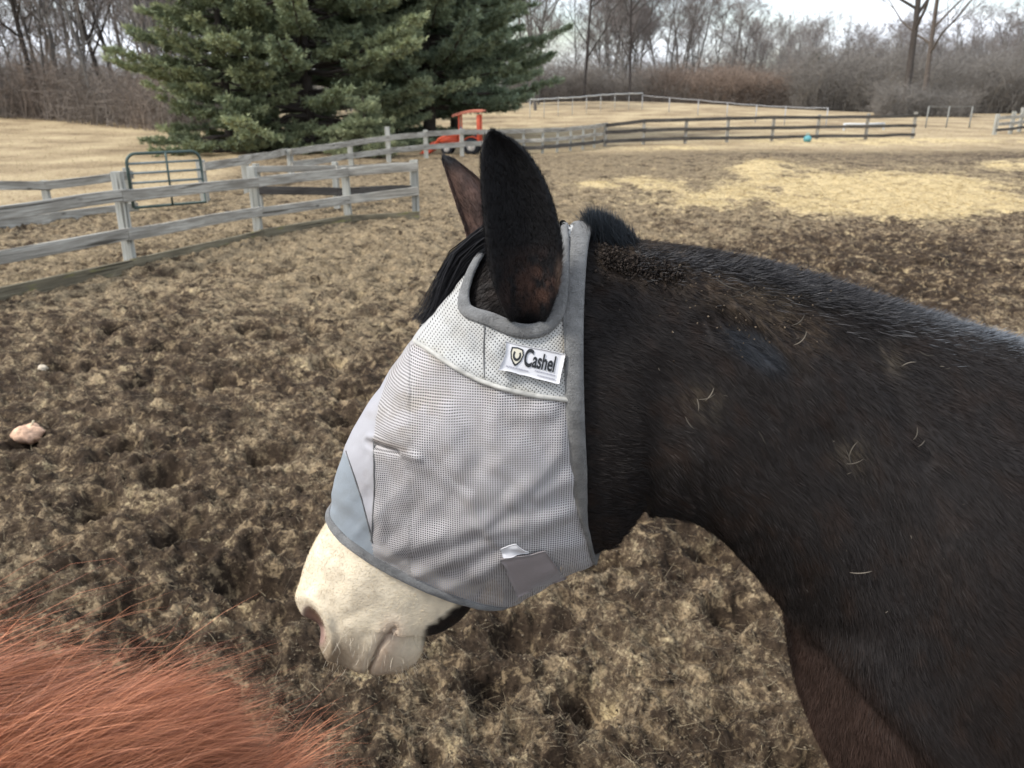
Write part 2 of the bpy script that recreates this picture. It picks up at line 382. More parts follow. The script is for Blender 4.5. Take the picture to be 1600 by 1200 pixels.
# dusty top of the neck and loose dirt
dp = poly_dist(pxm, pym, [(960, 398), (1060, 420), (1140, 455), (1260, 520)])
blend(np.exp(-(dp / 34) ** 2) * sst(.38, .62, n2) * .8, (.085, .060, .040))
blend(np.exp(-(poly_dist(pxm, pym, [(1000, 392), (1150, 420), (1350, 480), (1600, 560)]) / 16) ** 2) * .35 * n2, (.06, .055, .05))
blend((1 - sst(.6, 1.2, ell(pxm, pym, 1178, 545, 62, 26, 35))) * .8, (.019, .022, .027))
for (x, y, r) in ((1098, 625, 26), (1330, 710, 26), (1390, 560, 24), (1200, 470, 34)): blend(np.exp(-((pxm - x) ** 2 + (pym - y) ** 2) / r ** 2) * sst(.45, .6, n2) * .6, (.10, .08, .055))
blend(sst(1200, 1500, pxm) * sst(1000, 800, pym) * .25, (.024, .021, .020))  # greyer shoulder and back: sky sheen painted into the coat colour
# white muzzle
edge = (pxm - 600) * .0 + (14.2 - tt) * 0
lim = (8.9 + .25 * (n1 - .5)) - tt
jawl = (pym - (978 - (pxm - 668) * .70))           # below this line the jaw is black
white = sst(0, .25, lim) * (1 - sst(-6, 8, jawl + 10 * (n2 - .5)) * sst(655, 668, pxm))
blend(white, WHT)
wm = white
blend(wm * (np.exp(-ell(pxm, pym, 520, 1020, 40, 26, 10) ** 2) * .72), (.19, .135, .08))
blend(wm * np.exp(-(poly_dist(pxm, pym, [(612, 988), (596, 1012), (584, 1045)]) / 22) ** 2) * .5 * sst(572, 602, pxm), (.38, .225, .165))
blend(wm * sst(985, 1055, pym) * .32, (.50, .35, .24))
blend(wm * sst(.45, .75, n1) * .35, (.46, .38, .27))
blend(wm * (1 - sst(.75, 1.25, ell(pxm, pym, 491, 979, 15, 33, -22))) * .9, (.24, .14, .12))
blend(wm * (1 - sst(.3, .8, ell(pxm, pym, 492, 983, 13, 28, -22))) * .9, (.07, .035, .03))
blend(wm * np.exp(-(poly_dist(pxm, pym, mouth) / 1.8) ** 2) * .6, (.16, .11, .09))
blend(wm * np.exp(-((tt - 8.9) / .5) ** 2) * .3, (.30, .26, .2))
MC = mc

def ear(K, yb, yt, cup, thick, n=110, m=72, col=None):
    """K rows: left px,py right px,py from base to tip"""
    K = np.array(K, float); ts = np.linspace(0, len(K) - 1, n); I = cat_interp(K, ts); yy = np.linspace(yb, yt, n) + (.030 * np.exp(-ts / .55) if cup > 0 else 0)
    th = np.arange(m) * 2 * math.pi / m; c, s_ = np.cos(th), np.sin(th); V = np.zeros((n, m, 3))
    for i in range(n):
        L = W(I[i, 0], I[i, 1], yy[i]); Rr = W(I[i, 2], I[i, 3], yy[i]); h = np.linalg.norm(Rr - L) / 2
        f = np.where(s_ > 0, -h * cup * (-.55 + 1.5 * c * c) * np.sqrt(np.maximum(1 - c ** 4, 0)), h * thick * np.sqrt(np.maximum(1 - c * c, 0)))
        V[i] = (L + Rr) / 2 + c[:, None] * (Rr - L) / 2; V[i, :, 1] += f
    return V
near_ear = [(806, 512, 846, 512), (790, 492, 858, 492), (778, 462, 868, 465), (768, 430, 875, 435), (760, 385, 878, 385), (755, 335, 869, 335), (752, 290, 852, 285), (751, 250, 830, 246), (755, 224, 806, 222), (762, 209, 784, 209), (769, 204, 773, 204)]
far_ear = [(742, 440, 800, 440), (736, 400, 800, 400), (727, 360, 790, 358), (715, 325, 778, 320), (704, 292, 757, 288), (696, 266, 730, 264), (691, 250, 710, 249), (692, 243, 697, 243)]
E1 = ear(near_ear, .812, .795, .42, .5); E2 = ear(far_ear, .955, .985, -.5, .5, 90, 56)
def ear_col(V, far):
    x, y = proj(V); n = fbm(x / 14, y / 20, 4, 31 + far)
    c = np.ones(V.shape) * np.array([.0085, .0085, .0095])
    if far:
        k = sst(.3, .6, n) * .5 + .5; c = c + (np.array([.115, .070, .055]) - c) * (k * sst(248, 285, y))[..., None]; d = sst(380, 350, y) * 0
    else:
        k = sst(370, 455, y) * sst(.35, .62, n) * np.exp(-((x - 840) / 42) ** 2); c = c + (np.array([.062, .033, .024]) - c) * (k * sst(500, 470, y))[..., None]
        k = sst(866, 874, x) * sst(395, 420, y); c = c + (np.array([.14, .095, .07]) - c) * (k * .7)[..., None]
    return c
# legs (they stand on the ground outside the picture)
def leg(x, y, z0, rs, fwd=0.):
    P = np.array([[x, y, z0], [x + .01, y, z0 * .72], [x + fwd, y, z0 * .5], [x + fwd, y, z0 * .45], [x + fwd * .7, y, .22], [x + fwd * .7, y, .13], [x + fwd * .7 - .03, y, .07], [x + fwd * .7 - .05, y, .0]])
    return tube(cat_interp(P, np.linspace(0, 7, 40)), cat_interp(np.array([[q] for q in rs]), np.linspace(0, 7, 40))[:, 0], 20)
mb = MB()
mb.add(MV.reshape(-1, 3), gridF(nM, mM), MC.reshape(-1, 3))
for V, f in ((E1, 0), (E2, 1)): mb.add(V.reshape(-1, 3), gridF(*V.shape[:2]), ear_col(V, f).reshape(-1, 3))
for (x, y, z0, rs, fw) in ((.70, YM - .13, .95, (.10, .085, .05, .048, .032, .038, .036, .052), 0), (.70, YM + .13, .95, (.10, .085, .05, .048, .032, .038, .036, .052), 0),
                           (1.86, YM - .14, 1.05, (.15, .11, .055, .05, .036, .04, .038, .052), .06), (1.86, YM + .14, 1.05, (.15, .11, .055, .05, .036, .04, .038, .052), .06)):
    V, Fq, Ft, uv = leg(x, y, z0, rs, fw); b = mb.n; mb.add(V, Fq, (.016, .012, .010)); mb.F[3] = mb.F.get(3, []) + [Ft + b]
mule = mb.build('mule', M['coat'])
tag(mule, 'dark brown mule with a white muzzle and roached mane standing in the muddy paddock', 'mule')

# short winter coat as strands of hair
def surf_samples(V, Nn, Cc, n, keep, wgt=None):
    """random points on a wrapped grid; keep(px,py,P,i,j) -> mask"""
    a, b = V.shape[:2]; du = np.linalg.norm(np.diff(V, axis=0), axis=-1); dv = np.linalg.norm(np.roll(V, -1, 1) - V, axis=-1)[:-1]
    ar = (du * dv).ravel(); 
    k = keep(V[:-1].reshape(-1, 3)); ar = ar * k
    idx = rng.choice(len(ar), n, p=ar / ar.sum()); i, j = idx // b, idx % b; j2 = (j + 1) % b
    u, v = rng.random((n, 1)), rng.random((n, 1))
    f = lambda A: (A[i, j] * (1 - u) + A[i + 1, j] * u) * (1 - v) + (A[i, j2] * (1 - u) + A[i + 1, j2] * u) * v
    T = V[np.minimum(i + 1, a - 1), j] - V[i, j]; T = T / (np.linalg.norm(T, axis=1, keepdims=True) + 1e-9)
    return f(V), f(Nn), f(Cc), T, i, j
TTV = np.repeat(MT[:, None], mM, 1)
def keep_body(P):
    x, y = proj(P); return (((x > 880) | ((x > 715) & (y > 340) & (y < 530))) & (P[:, 0] < 1.95) & (P[:, 2] > .45) & (P[:, 1] < YM + .20)).astype(float) * np.where((P[:, 1] > YM + .05), .35, 1) * np.where((x < 1700) & (y < 1300), 1, .22)
P_, N_, C_, T_, i_, j_ = surf_samples(MV, MN, MC, 350000, keep_body)
sx, sy = proj(P_)
fl = fbm(sx / 60, sy / 60, 3, 77) - .5; fl2 = fbm(sx / 90 + 9, sy / 90, 3, 78) - .5
cl = fbm(sx / 11, sy / 16, 2, 79) - .5
D_ = T_ * 1.0 + np.array([0, 0, -1.]) * (.55 + 1.1 * fl)[:, None] + np.stack([fl2 * .9, 0 * fl2, cl * .8], 1)
D_ -= N_ * (D_ * N_).sum(1, keepdims=True); D_ /= np.linalg.norm(D_, axis=1, keepdims=True) + 1e-9
D_ = D_ + N_ * (.26 + .5 * np.maximum(cl, 0))[:, None] + rng.normal(size=P_.shape) * .09
kk = rng.uniform(.8, 1.25, (len(P_), 1)); ckk = 1 + .7 * cl[:, None]
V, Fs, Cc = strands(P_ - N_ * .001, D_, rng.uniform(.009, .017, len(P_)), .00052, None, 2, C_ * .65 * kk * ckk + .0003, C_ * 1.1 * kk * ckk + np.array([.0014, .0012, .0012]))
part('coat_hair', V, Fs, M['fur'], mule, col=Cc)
P_, N_, C_, T_, i_, j_ = surf_samples(MV, MN, MC, 60000, lambda P: ((proj(P)[0] < 830) & (proj(P)[1] > 770) & (P[:, 0] < 0.02)).astype(float))
sx, sy = proj(P_); okk = ell(sx, sy, 491, 979, 13, 30, -22) > 1.0
D_ = T_ * 1.0 + N_ * .28 + rng.normal(size=P_.shape) * .12
V, Fs, Cc = strands(P_[okk] - N_[okk] * .0004, D_[okk], rng.uniform(.003, .006, okk.sum()), .00042, None, 1, C_[okk] * .97, np.minimum(C_[okk] * rng.uniform(.85, 1.12, (okk.sum(), 1)), .8))
part('muzzle_hair', V, Fs, M['hair'], mule, col=Cc)
# whiskers
k = 130; wx = rng.uniform(500, 668, k); wy = rng.uniform(985, 1055, k); ii = [np.argmin((px[:, :mM // 2] - a) ** 2 + (py[:, :mM // 2] - b) ** 2) for a, b in zip(wx, wy)]
wp = MV[:, :mM // 2].reshape(-1, 3)[ii]; wnm = MN[:, :mM // 2].reshape(-1, 3)[ii]
V, Fs, Cc = strands(wp, wnm + np.array([-.3, 0, -.9]) + rng.normal(size=wp.shape) * .4, rng.uniform(.008, .022, k), .0004, None, 3, (.5, .43, .32), (.6, .55, .45), wob=.06)
tag(part('whisker_hair', V, Fs, M['hair'], mule, col=Cc), kind='stuff')
# ear fur
mb = MB()
for Vv, f, nn in ((E1, 0, 26000), (E2, 1, 12000)):
    Nn = grid_normals(Vv); ce = Vv.mean(1, keepdims=True)
    if (Nn[30] * (Vv[30] - ce[30])).sum() < 0: Nn = -Nn
    P_, N_, C_, T_, i_, j_ = surf_samples(Vv, Nn, ear_col(Vv, f), nn, lambda P: np.ones(len(P)))
    D_ = T_ + N_ * .33 + rng.normal(size=P_.shape) * .16; kk = rng.uniform(.6, 1.5, (nn, 1))
    V, Fs, Cc = strands(P_ - N_ * .0008, D_, rng.uniform(.004, .010, nn), .00055, None, 1, C_ * kk, C_ * kk * 1.3 + .0015)
    mb.add(V, Fs[0], Cc)
mb.build('ear_hair', M['hair'], mule)
# roached mane along the crest, taller tuft behind the mask
crest = MV[:, 0]; cpx, cpy = proj(crest)
def crest_pts(x0, x1, n, wob):
    q = np.where((cpx > x0) & (cpx < x1) & (MT > 17) & (MT < 30.5))[0]; i = rng.choice(q, n); o = rng.normal(size=(n, 1)) * wob
    return crest[i] + np.array([[0, 1., 0]]) * o + (crest[np.minimum(i + 1, nM - 1)] - crest[i]) * rng.random((n, 1)), i
P_, i_ = crest_pts(985, 1800, 52000, .019); cx_ = proj(P_)[0]
Tc = crest[np.minimum(i_ + 3, nM - 1)] - crest[i_ - 3]; Tc /= np.linalg.norm(Tc, axis=1, keepdims=True)
cl = fbm(cx_ / 12, P_[:, 1] * 300, 3, 5) - .5
P_[:, 2] -= 9.0 * (P_[:, 1] - YM) ** 2
D_ = Tc * (1.1 + cl[:, None]) + np.array([0, 0, .50]) + np.array([0, 1, 0]) * ((P_[:, 1] - YM) * 26 + cl * 1.2)[:, None] + rng.normal(size=P_.shape) * .26
k = rng.uniform(.5, 1.6, (len(P_), 1)); crest_sheen = sst(1330, 1600, cx_)[:, None]  # tips whiten towards the right: sheen on the crest put into the hair colour
V, Fs, Cc = strands(P_ - np.array([0, 0, .004]), D_, rng.uniform(.006, .014, len(P_)) * (.75 + .9 * sst(1000, 1250, cx_)), .0006, None, 2, np.array([.018, .017, .018]) * k, (np.array([.045, .044, .047]) * (1 - crest_sheen) + np.array([.19, .21, .235]) * crest_sheen) * k)
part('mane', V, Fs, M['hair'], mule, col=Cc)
n = 9000; tx = rng.uniform(922, 1004, n); jit = rng.normal(size=n) * .007
r0 = np.array([W(a, 366 + (a - 922) * .18, YM) for a in tx]) + np.stack([0 * jit, jit, -np.abs(jit)], 1)
tb = (tx - 922) / 82; tip = np.array([W(918 + 62 * b + 16 * rng.normal() * .3, 322 - 6 * math.sin(b * 2.2) + 44 * b ** 2.0 + abs(rng.normal()) * 14, YM) for b in tb]) + np.stack([0 * jit, jit * 1.4, 0 * jit], 1)
L = np.linalg.norm(tip - r0, axis=1); k = rng.uniform(.5, 1.6, (n, 1))
V, Fs, Cc = strands(r0, tip - r0 + rng.normal(size=r0.shape) * .004, L * rng.uniform(.7, 1.12, n), .0006, np.stack([rng.normal(size=n) * .12 - .05, rng.normal(size=n) * .15, 0 * jit], 1), 4, np.array([.011, .012, .014]) * k, np.array([.03, .037, .045]) * k, wob=.03)
part('mane_tuft', V, Fs, M['hair'], mule, col=Cc)
# forelock falling over the far side of the mask
n = 11000; b = rng.random(n); lay = rng.random(n)
pts = []
OC = np.array([(764, 350), (735, 372), (708, 396), (693, 431), (684, 462), (676, 488), (667, 506)], float); IC = np.array([(790, 400), (762, 412), (742, 430), (722, 448), (702, 470), (688, 490), (672, 512)], float)
lb = np.clip(b ** 1.1, 0, 1); wdir = rng.normal(size=n) * (2.4 + 5 * (rng.random(n) < .15)); wav = rng.normal(size=n) * 2.2; wph = rng.uniform(0, 6.3, n)
for q7 in range(7):
    t = q7 / 6; f7 = (b + .10 * rng.normal(size=n) * 0)[:, None]; p7 = OC[q7] * (1 - f7) + IC[q7] * f7; p7 = p7 + np.stack([wdir * t * 1.6 + 12 * (fbm(b * 5, t * 1.6 + 0 * b, 3, 91) - .5) * t, wdir * .6 * t + 5 * (lay - .5) + wav * np.sin(5 * t + wph)], 1); pts.append(p7)
yv = YM - .005 + lay * .06 + rng.normal(size=n) * .004
Q = np.stack([np.array([W(p[0], p[1], w_) for p, w_ in zip(pt, yv)]) for pt in pts], 1)
sd = rng.normal(size=(n, 3)); sd /= np.linalg.norm(sd, axis=1, keepdims=True); wd = np.linspace(.00055, .0001, 7)
V = np.stack([Q - sd[:, None] * wd[None, :, None], Q + sd[:, None] * wd[None, :, None]], 2).reshape(-1, 3)
b_ = (np.arange(n) * 14)[:, None]; Fq = np.concatenate([b_ + np.array([[2 * k, 2 * k + 1, 2 * k + 3, 2 * k + 2]]) for k in range(6)])
part('forelock', V, Fq, M['fur'], mule, col=np.repeat(np.array([.010, .010, .012]) * rng.uniform(.5, 2, (n, 1)), 14, 0))
n = 2600; i7 = rng.integers(0, 11000, n); k7 = rng.integers(0, 6, n); r0 = Q[i7, k7]; d0 = Q[i7, np.minimum(k7 + 1, 6)] - r0
d0 = d0 / (np.linalg.norm(d0, axis=1, keepdims=True) + 1e-9) + np.stack([-np.abs(rng.normal(size=n)) * .45, rng.normal(size=n) * .3, np.abs(rng.normal(size=n)) * .25], 1)
V, Fs, Cc = strands(r0, d0, rng.uniform(.006, .022, n), .0004, None, 3, (.010, .010, .012), (.02, .02, .023), wob=.1)
part('forelock_wisps', V, Fs, M['hair'], mule, col=Cc)
# dried mud crumbs and bits of straw caught in the coat
mb = MB(); ico = None
def near_point(x, y):
    h = mM // 2; k = np.argmin((px[:, :h] - x) ** 2 + (py[:, :h] - y) ** 2); i, j = k // h, k % h; return MV[i, j], MN[i, j]
def lump(r, n=6):
    th = np.arange(n) * 2 * math.pi / n; V = [[0, 0, 1]] + [[math.cos(t) * .9, math.sin(t) * .9, .35] for t in th] + [[math.cos(t + .4) * .8, math.sin(t + .4) * .8, -.5] for t in th] + [[0, 0, -1]]
    Fc = []
    for i in range(n): a, b = 1 + i, 1 + (i + 1) % n; c, d = a + n, b + n; Fc += [[0, a, b], [a, c, d], [a, d, b], [c, 2 * n + 1, d]]
    V = np.array(V) * r; V += rng.normal(size=V.shape) * r * .22; return V, np.array(Fc)
for k in range(800):
    t = rng.random(); x = 942 + 120 * t ** 1.2 + rng.normal() * 6; y = 392 + 26 * t + abs(rng.normal()) * 14 + rng.random() * 18 - 6
    p, nn = near_point(x, y); V, Fc = lump(.0005 + .0017 * rng.random() ** 2); mb.add(V + p + nn * .006 + rng.normal(size=3) * [.0022, .0008, .0022], Fc, np.array([.024, .019, .016]) * rng.uniform(.4, 2.0))
for k in range(120):
    x, y = (rng.normal() * 70 + 1170, rng.normal() * 34 + 480); p, nn = near_point(x, y); V, Fc = lump(rng.uniform(.0005, .0014)); mb.add(V + p + nn * .009, Fc, np.array([.09, .07, .05]) * rng.uniform(.4, 1.6))
tag(mb.build('dried_mud', M['crumb'], mule), kind='stuff')
mb = MB()
bits = [(1130, 455, .03, -30), (1160, 468, .034, 25), (1108, 615, .016, 60), (1190, 680, .018, -60), (1080, 660, .016, 130), (1345, 888, .022, 10), (1240, 510, .02, 40), (1325, 700, .02, 70), (1335, 720, .018, 20), (1322, 715, .02, 110), (1250, 535, .02, 50), (1410, 575, .018, 20), (1440, 560, .016, -20), (1092, 630, .014, 100), (1102, 622, .018, 20), (1420, 680, .016, 60), (1425, 700, .012, 40)]
for k in range(20): bits.append((rng.uniform(1000, 1580), rng.uniform(470, 980), rng.uniform(.002, .006), rng.uniform(0, 180)))
for (x, y, L, an) in bits:
    p, nn = near_point(x, y)
    t = np.array([math.cos(rad(an)), 0, math.sin(rad(an))]); t -= nn * nn.dot(t); t /= np.linalg.norm(t); c = np.cross(nn, t)
    s_ = np.linspace(-.5, .5, 7)[:, None]; P3 = p + nn * .0135 + t * s_ * L + c * (s_ ** 2) * L * rng.uniform(-.5, .7)
    add_tube(mb, P3, np.array([.0002, .0005, .0007, .0007, .0007, .0005, .0002]) * (1 if L > .007 else .6), 5, np.array([.105, .09, .07]) * rng.uniform(.2, 1.4))
tag(mb.build('straw_litter', M['straw'], mule), kind='stuff')

# ------------------------------------------------------------------ the fly mask
mask_st = [
    st((514, 806), (790, 932), .0635, .8), st((524, 772), (811, 925), .066, .8), st((531, 742), (828, 912), .072, .8), st((551, 686), (852, 900), .086, .8), st((583, 626), (880, 884), .100, .8), st((622, 562), (902, 872), .108, .8),
    st((650, 522), (914, 868), .108, .8), st((698, 460), (922, 866), .106, .82), st((746, 404), (928, 864), .101, .84), st((800, 366), (930, 862), .098, .88, .05, YM, -.004),
    st((852, 354), (931, 861), .095, .9, .08, YM, -.012), st((898, 352), (932, 860), .093, .92, .1, YM, -.022), st((926, 354), (933, 858), .092, .92, .1, YM, -.028)]
KV, KT, KTH = loft(mask_st, .0026, 300)
nK, mK = KV.shape[:2]; KN = grid_normals(KV); kc = KV.mean(1, keepdims=True)
if (KN[60] * (KV[60] - kc[60])).sum() < 0: KN = -KN
kmir = (-np.arange(mK)) % mK; knear = (np.sin(KTH) >= 0)
kx, ky = proj(KV)
dsp = np.zeros((nK, mK))
folds = [(585, 688, 660, 712, 9, 4.5), (590, 700, 600, 840, 12, 2.6), (640, 600, 700, 560, 26, 3), (650, 715, 735, 775, 14, 3.2), (735, 775, 765, 830, 12, 3.5), (765, 830, 880, 800, 16, 3),
         (800, 780, 880, 700, 15, 3.4), (880, 700, 888, 650, 16, 3), (800, 650, 865, 640, 14, 2.4), (600, 860, 760, 815, 16, 3.4), (650, 895, 770, 845, 12, 2.4), (700, 915, 790, 870, 12, 2.6), (780, 620, 770, 720, 18, 2.2),
         (700, 640, 720, 740, 20, 2.5), (840, 770, 905, 740, 14, 2.4), (820, 830, 905, 790, 12, 2.2), (790, 870, 900, 850, 12, 2), (720, 470, 735, 540, 10, 2.5), (745, 500, 790, 580, 12, 3.5), (790, 600, 880, 600, 12, -3), (700, 560, 790, 600, 12, 3), (880, 500, 890, 600, 14, 2.5)]
for (x0, y0, x1, y1, w, am) in folds:
    d, t = seg_dist(kx, ky, x0, y0, x1, y1); dq = am * .0012 * np.exp(-(d / w) ** 2); dsp = np.where(dq > 0, np.maximum(dsp, dq) + .2 * np.minimum(dsp, dq), dsp + dq) - am * .0002 * np.exp(-((d - 2.1 * w) / (w * 1.1)) ** 2)
dsp += .012 * np.exp(-ell(kx, ky, 640, 675, 70, 60, 0) ** 2) + .006 * np.exp(-ell(kx, ky, 800, 730, 110, 100, 0) ** 2)
dsp += .0050 * (fbm((kx * .75 + ky * .66) / 34, (ky * .75 - kx * .66) / 120, 3, 41) - .5) + .0030 * (fbm((kx * .6 - ky * .8) / 26, (ky * .6 + kx * .8) / 130, 2, 42) - .5)
dsp -= .009 * np.exp(-(seg_dist(kx, ky, 584, 690, 628, 704)[0] / 5.0) ** 2)
dsp *= (sst(0, .9, KT)[:, None] * .9 + .1) * (1 - .95 * sst(8.6, 10.8, KT)[:, None])
dsp = np.maximum(dsp, -.0045) + .004 * sst(0, 1.2, KT)[:, None] * sst(4.5, 2.5, KT)[:, None]
dsp[:, ~knear] = dsp[:, kmir][:, ~knear]
KV = KV + KN * dsp[..., None]; KN = grid_normals(KV)
if (KN[60] * (KV[60] - kc[60])).sum() < 0: KN = -KN
kx, ky = proj(KV)
# symmetric picture coordinates (the far half takes those of its mirror)
X = np.where(knear[None], kx, kx[:, kmir]); Y = np.where(knear[None], ky, ky[:, kmir])
HN = KV[:, :mK // 2]; HNN = KN[:, :mK // 2]; hx, hy = kx[:, :mK // 2], ky[:, :mK // 2]
def onmask(x, y, off=0., far=False):
    d = (hx - x) ** 2 + (hy - y) ** 2; f = np.argpartition(d.ravel(), 10)[:10]; w = 1 / (d.ravel()[f] + 1.0); w /= w.sum()
    P = (HN.reshape(-1, 3)[f] * w[:, None]).sum(0); n = (HNN.reshape(-1, 3)[f] * w[:, None]).sum(0); n /= np.linalg.norm(n)
    if far: P = P * [1, -1, 1] + [0, 2 * YM, 0]; n = n * [1, -1, 1]
    return P + n * off, n
hole = [(768, 376), (754, 400), (738, 432), (728, 462), (728, 484), (748, 492), (774, 500), (800, 513), (824, 516), (846, 512), (862, 500), (871, 482), (876, 455), (880, 420), (884, 385), (884, 350), (860, 330), (800, 330), (780, 350)]
seam = [(600, 520), (646, 533), (670, 546), (705, 570), (745, 592), (790, 608), (840, 619), (905, 627), (960, 628)]
nosep = [(520, 680), (541, 712), (556, 750), (568, 790), (577, 825), (586, 880), (480, 880), (450, 700)]
frontp = [(640, 530), (606, 585), (592, 630), (583, 686), (584, 760), (582, 800), (580, 840), (400, 900), (400, 530)]
Fk = gridF(nK, mK)
cX = X.reshape(-1)[Fk].mean(1); cY = Y.reshape(-1)[Fk].mean(1)
inhole = inpoly(cX, cY, hole)
seam_y = np.interp(cX, [p[0] for p in seam], [p[1] for p in seam])
upper = cY < seam_y
nosez = inpoly(cX, cY, nosep) & ~upper; frontz = inpoly(cX, cY, frontp) & ~upper & ~nosez
# weave coordinates in metres, waved by the folds
U = KV[..., 0] * 1.0 + .10 * dsp; Vv = KV[..., 2] * 1.0 + .12 * dsp
U = np.where(knear[None], U, U); side = np.abs(KV[..., 1] - YM)
U = U - .8 * (.105 - side) * (X < 640)
KUV = np.stack([U, Vv], -1).reshape(-1, 2)
stain_shade = np.zeros((nK, mK, 3)) + 1.
def tint_cloth(m, c):
    global stain_shade
    stain_shade = stain_shade * (1 - m[..., None]) + np.asarray(c) * m[..., None]
ns = fbm(X / 22, Y / 22, 4, 51)
tint_cloth(.55 * np.exp(-ell(X, Y, 640, 640, 60, 40, -40) ** 2) * sst(.3, .7, ns), (.62, .56, .42))
tint_cloth(.8 * np.exp(-ell(X, Y, 890, 540, 16, 30, 0) ** 2), (.72, .56, .36)); tint_cloth(.5 * np.exp(-ell(X, Y, 905, 640, 22, 34, 0) ** 2), (.7, .62, .5))
tint_cloth(.45 * np.exp(-(poly_dist(X, Y, [(660, 545), (740, 592), (830, 618)]) / 12) ** 2) * sst(.35, .6, ns), (.66, .58, .42))
tint_cloth(.30 * sst(.5, .75, ns), (.72, .68, .62)); tint_cloth(.7 * np.exp(-(seg_dist(X, Y, 584, 688, 632, 702)[0] / 5) ** 2), (.35, .3, .25))  # random soiling, then the shade of the pucker crease painted as a dark line
tint_cloth(.35 * np.exp(-(poly_dist(X, Y, [(600, 850), (720, 910), (800, 935)]) / 22) ** 2), (.6, .58, .55))
def weave(name, c, pitch, thr, diag=False, alpha=True, backc=None):
    m, nt, b = newmat(name, .75, .2, .15)
    uv = nd(nt, 'ShaderNodeTexCoord').outputs['UV']
    if diag: uv = nd(nt, 'ShaderNodeMapping', {'Vector': uv, 'Rotation': (0, 0, rad(38))}).outputs[0]
    s = nd(nt, 'ShaderNodeSeparateXYZ', {0: uv}); at = nd(nt, 'ShaderNodeAttribute', attribute_name='Col')
    a = math_(nt, 'PINGPONG', math_(nt, 'DIVIDE', s.outputs[0], pitch), .5); d = math_(nt, 'PINGPONG', math_(nt, 'DIVIDE', s.outputs[1], pitch), .5)
    hole_ = math_(nt, 'MINIMUM', math_(nt, 'MULTIPLY', math_(nt, 'SUBTRACT', a, thr), 14), math_(nt, 'MULTIPLY', math_(nt, 'SUBTRACT', d, thr), 14))
    hc = nd(nt, 'ShaderNodeClamp', {0: hole_}).outputs[0]
    col = mixc(nt, 1., at.outputs['Color'], c, 'MULTIPLY'); nt.links.new(col, b.inputs['Base Color'])
    rnd = math_(nt, 'MULTIPLY_ADD', a, a, math_(nt, 'MULTIPLY', d, d)); bump(nt, b, math_(nt, 'MULTIPLY', rnd, -1.), .8, pitch * .5)
    tr = nd(nt, 'ShaderNodeBsdfTransparent'); ms = nd(nt, 'ShaderNodeMixShader', {0: hc, 1: b.outputs[0], 2: tr.outputs[0]})
    nt.links.new(ms.outputs[0], nt.nodes['Material Output'].inputs[0]); return m
def cloth(name, c, var=.2, sc=180, st_=.5, bd=.0012):
    m, nt, b = newmat(name, .9, .12, .3); ob = nd(nt, 'ShaderNodeTexCoord').outputs['Object']; at = nd(nt, 'ShaderNodeAttribute', attribute_name='Col')
    n = noise(nt, ob, sc, 5, .7); n2 = noise(nt, ob, 22, 4); k = math_(nt, 'ADD', math_(nt, 'MULTIPLY', n, var), math_(nt, 'MULTIPLY', n2, var * 1.5))
    v = nd(nt, 'ShaderNodeVectorMath', {0: mixc(nt, 1., at.outputs['Color'], c, 'MULTIPLY')}, operation='SCALE'); nt.links.new(math_(nt, 'ADD', k, 1 - var * 1.25), v.inputs['Scale'])
    nt.links.new(v.outputs[0], b.inputs['Base Color']); bump(nt, b, n, st_, bd); return m
m_side = weave('pet_mesh', (.46, .44, .437), .0027, .21)
m_up = weave('knit_mesh', (.44, .44, .425), .0031, .29, True)
m_front = cloth('front_strip_cloth', (.37, .365, .385), .1, 500); m_nose = cloth('nose_strip_cloth', (.235, .265, .29), .12, 400)
m_fleece = cloth('grey_fleece_binding', (.19, .19, .186), .5, 420, 1., .003); m_tab = cloth('taupe_strap_cloth', (.27, .235, .23), .15, 300); m_pipe = cloth('cream_piping', (.42, .41, .375), .35, 260)
mask = empty('fly_mask', tuple(W(700, 700, YM)), label='grey mesh fly mask with fleece edging fitted on the face of the dark mule', cat='fly mask')
mloc = np.array(mask.location)
flat = KV.reshape(-1, 3) - mloc
def sub(name, fm, mat):
    Fs_ = Fk[fm]; u, inv = np.unique(Fs_, return_inverse=True); V = flat[u]; o = part(name, V, inv.reshape(-1, 4), mat, mask, col=stain_shade.reshape(-1, 3)[u], uv=KUV[u]); return o
sub('side_panel', ~inhole & ~upper & ~nosez & ~frontz, m_side); sub('crown_panel', ~inhole & upper, m_up)
sub('front_strip', frontz & ~inhole, m_front); sub('nose_strip', nosez, m_nose)
def smooth_poly(P, step=5.):
    P = np.array(P, float); ts = []; 
    for i in range(len(P) - 1): q = max(2, int(np.hypot(*(P[i + 1] - P[i])) / step)); ts += list(i + np.arange(q) / q)
    return cat_interp(P, np.array(ts + [len(P) - 1.]))
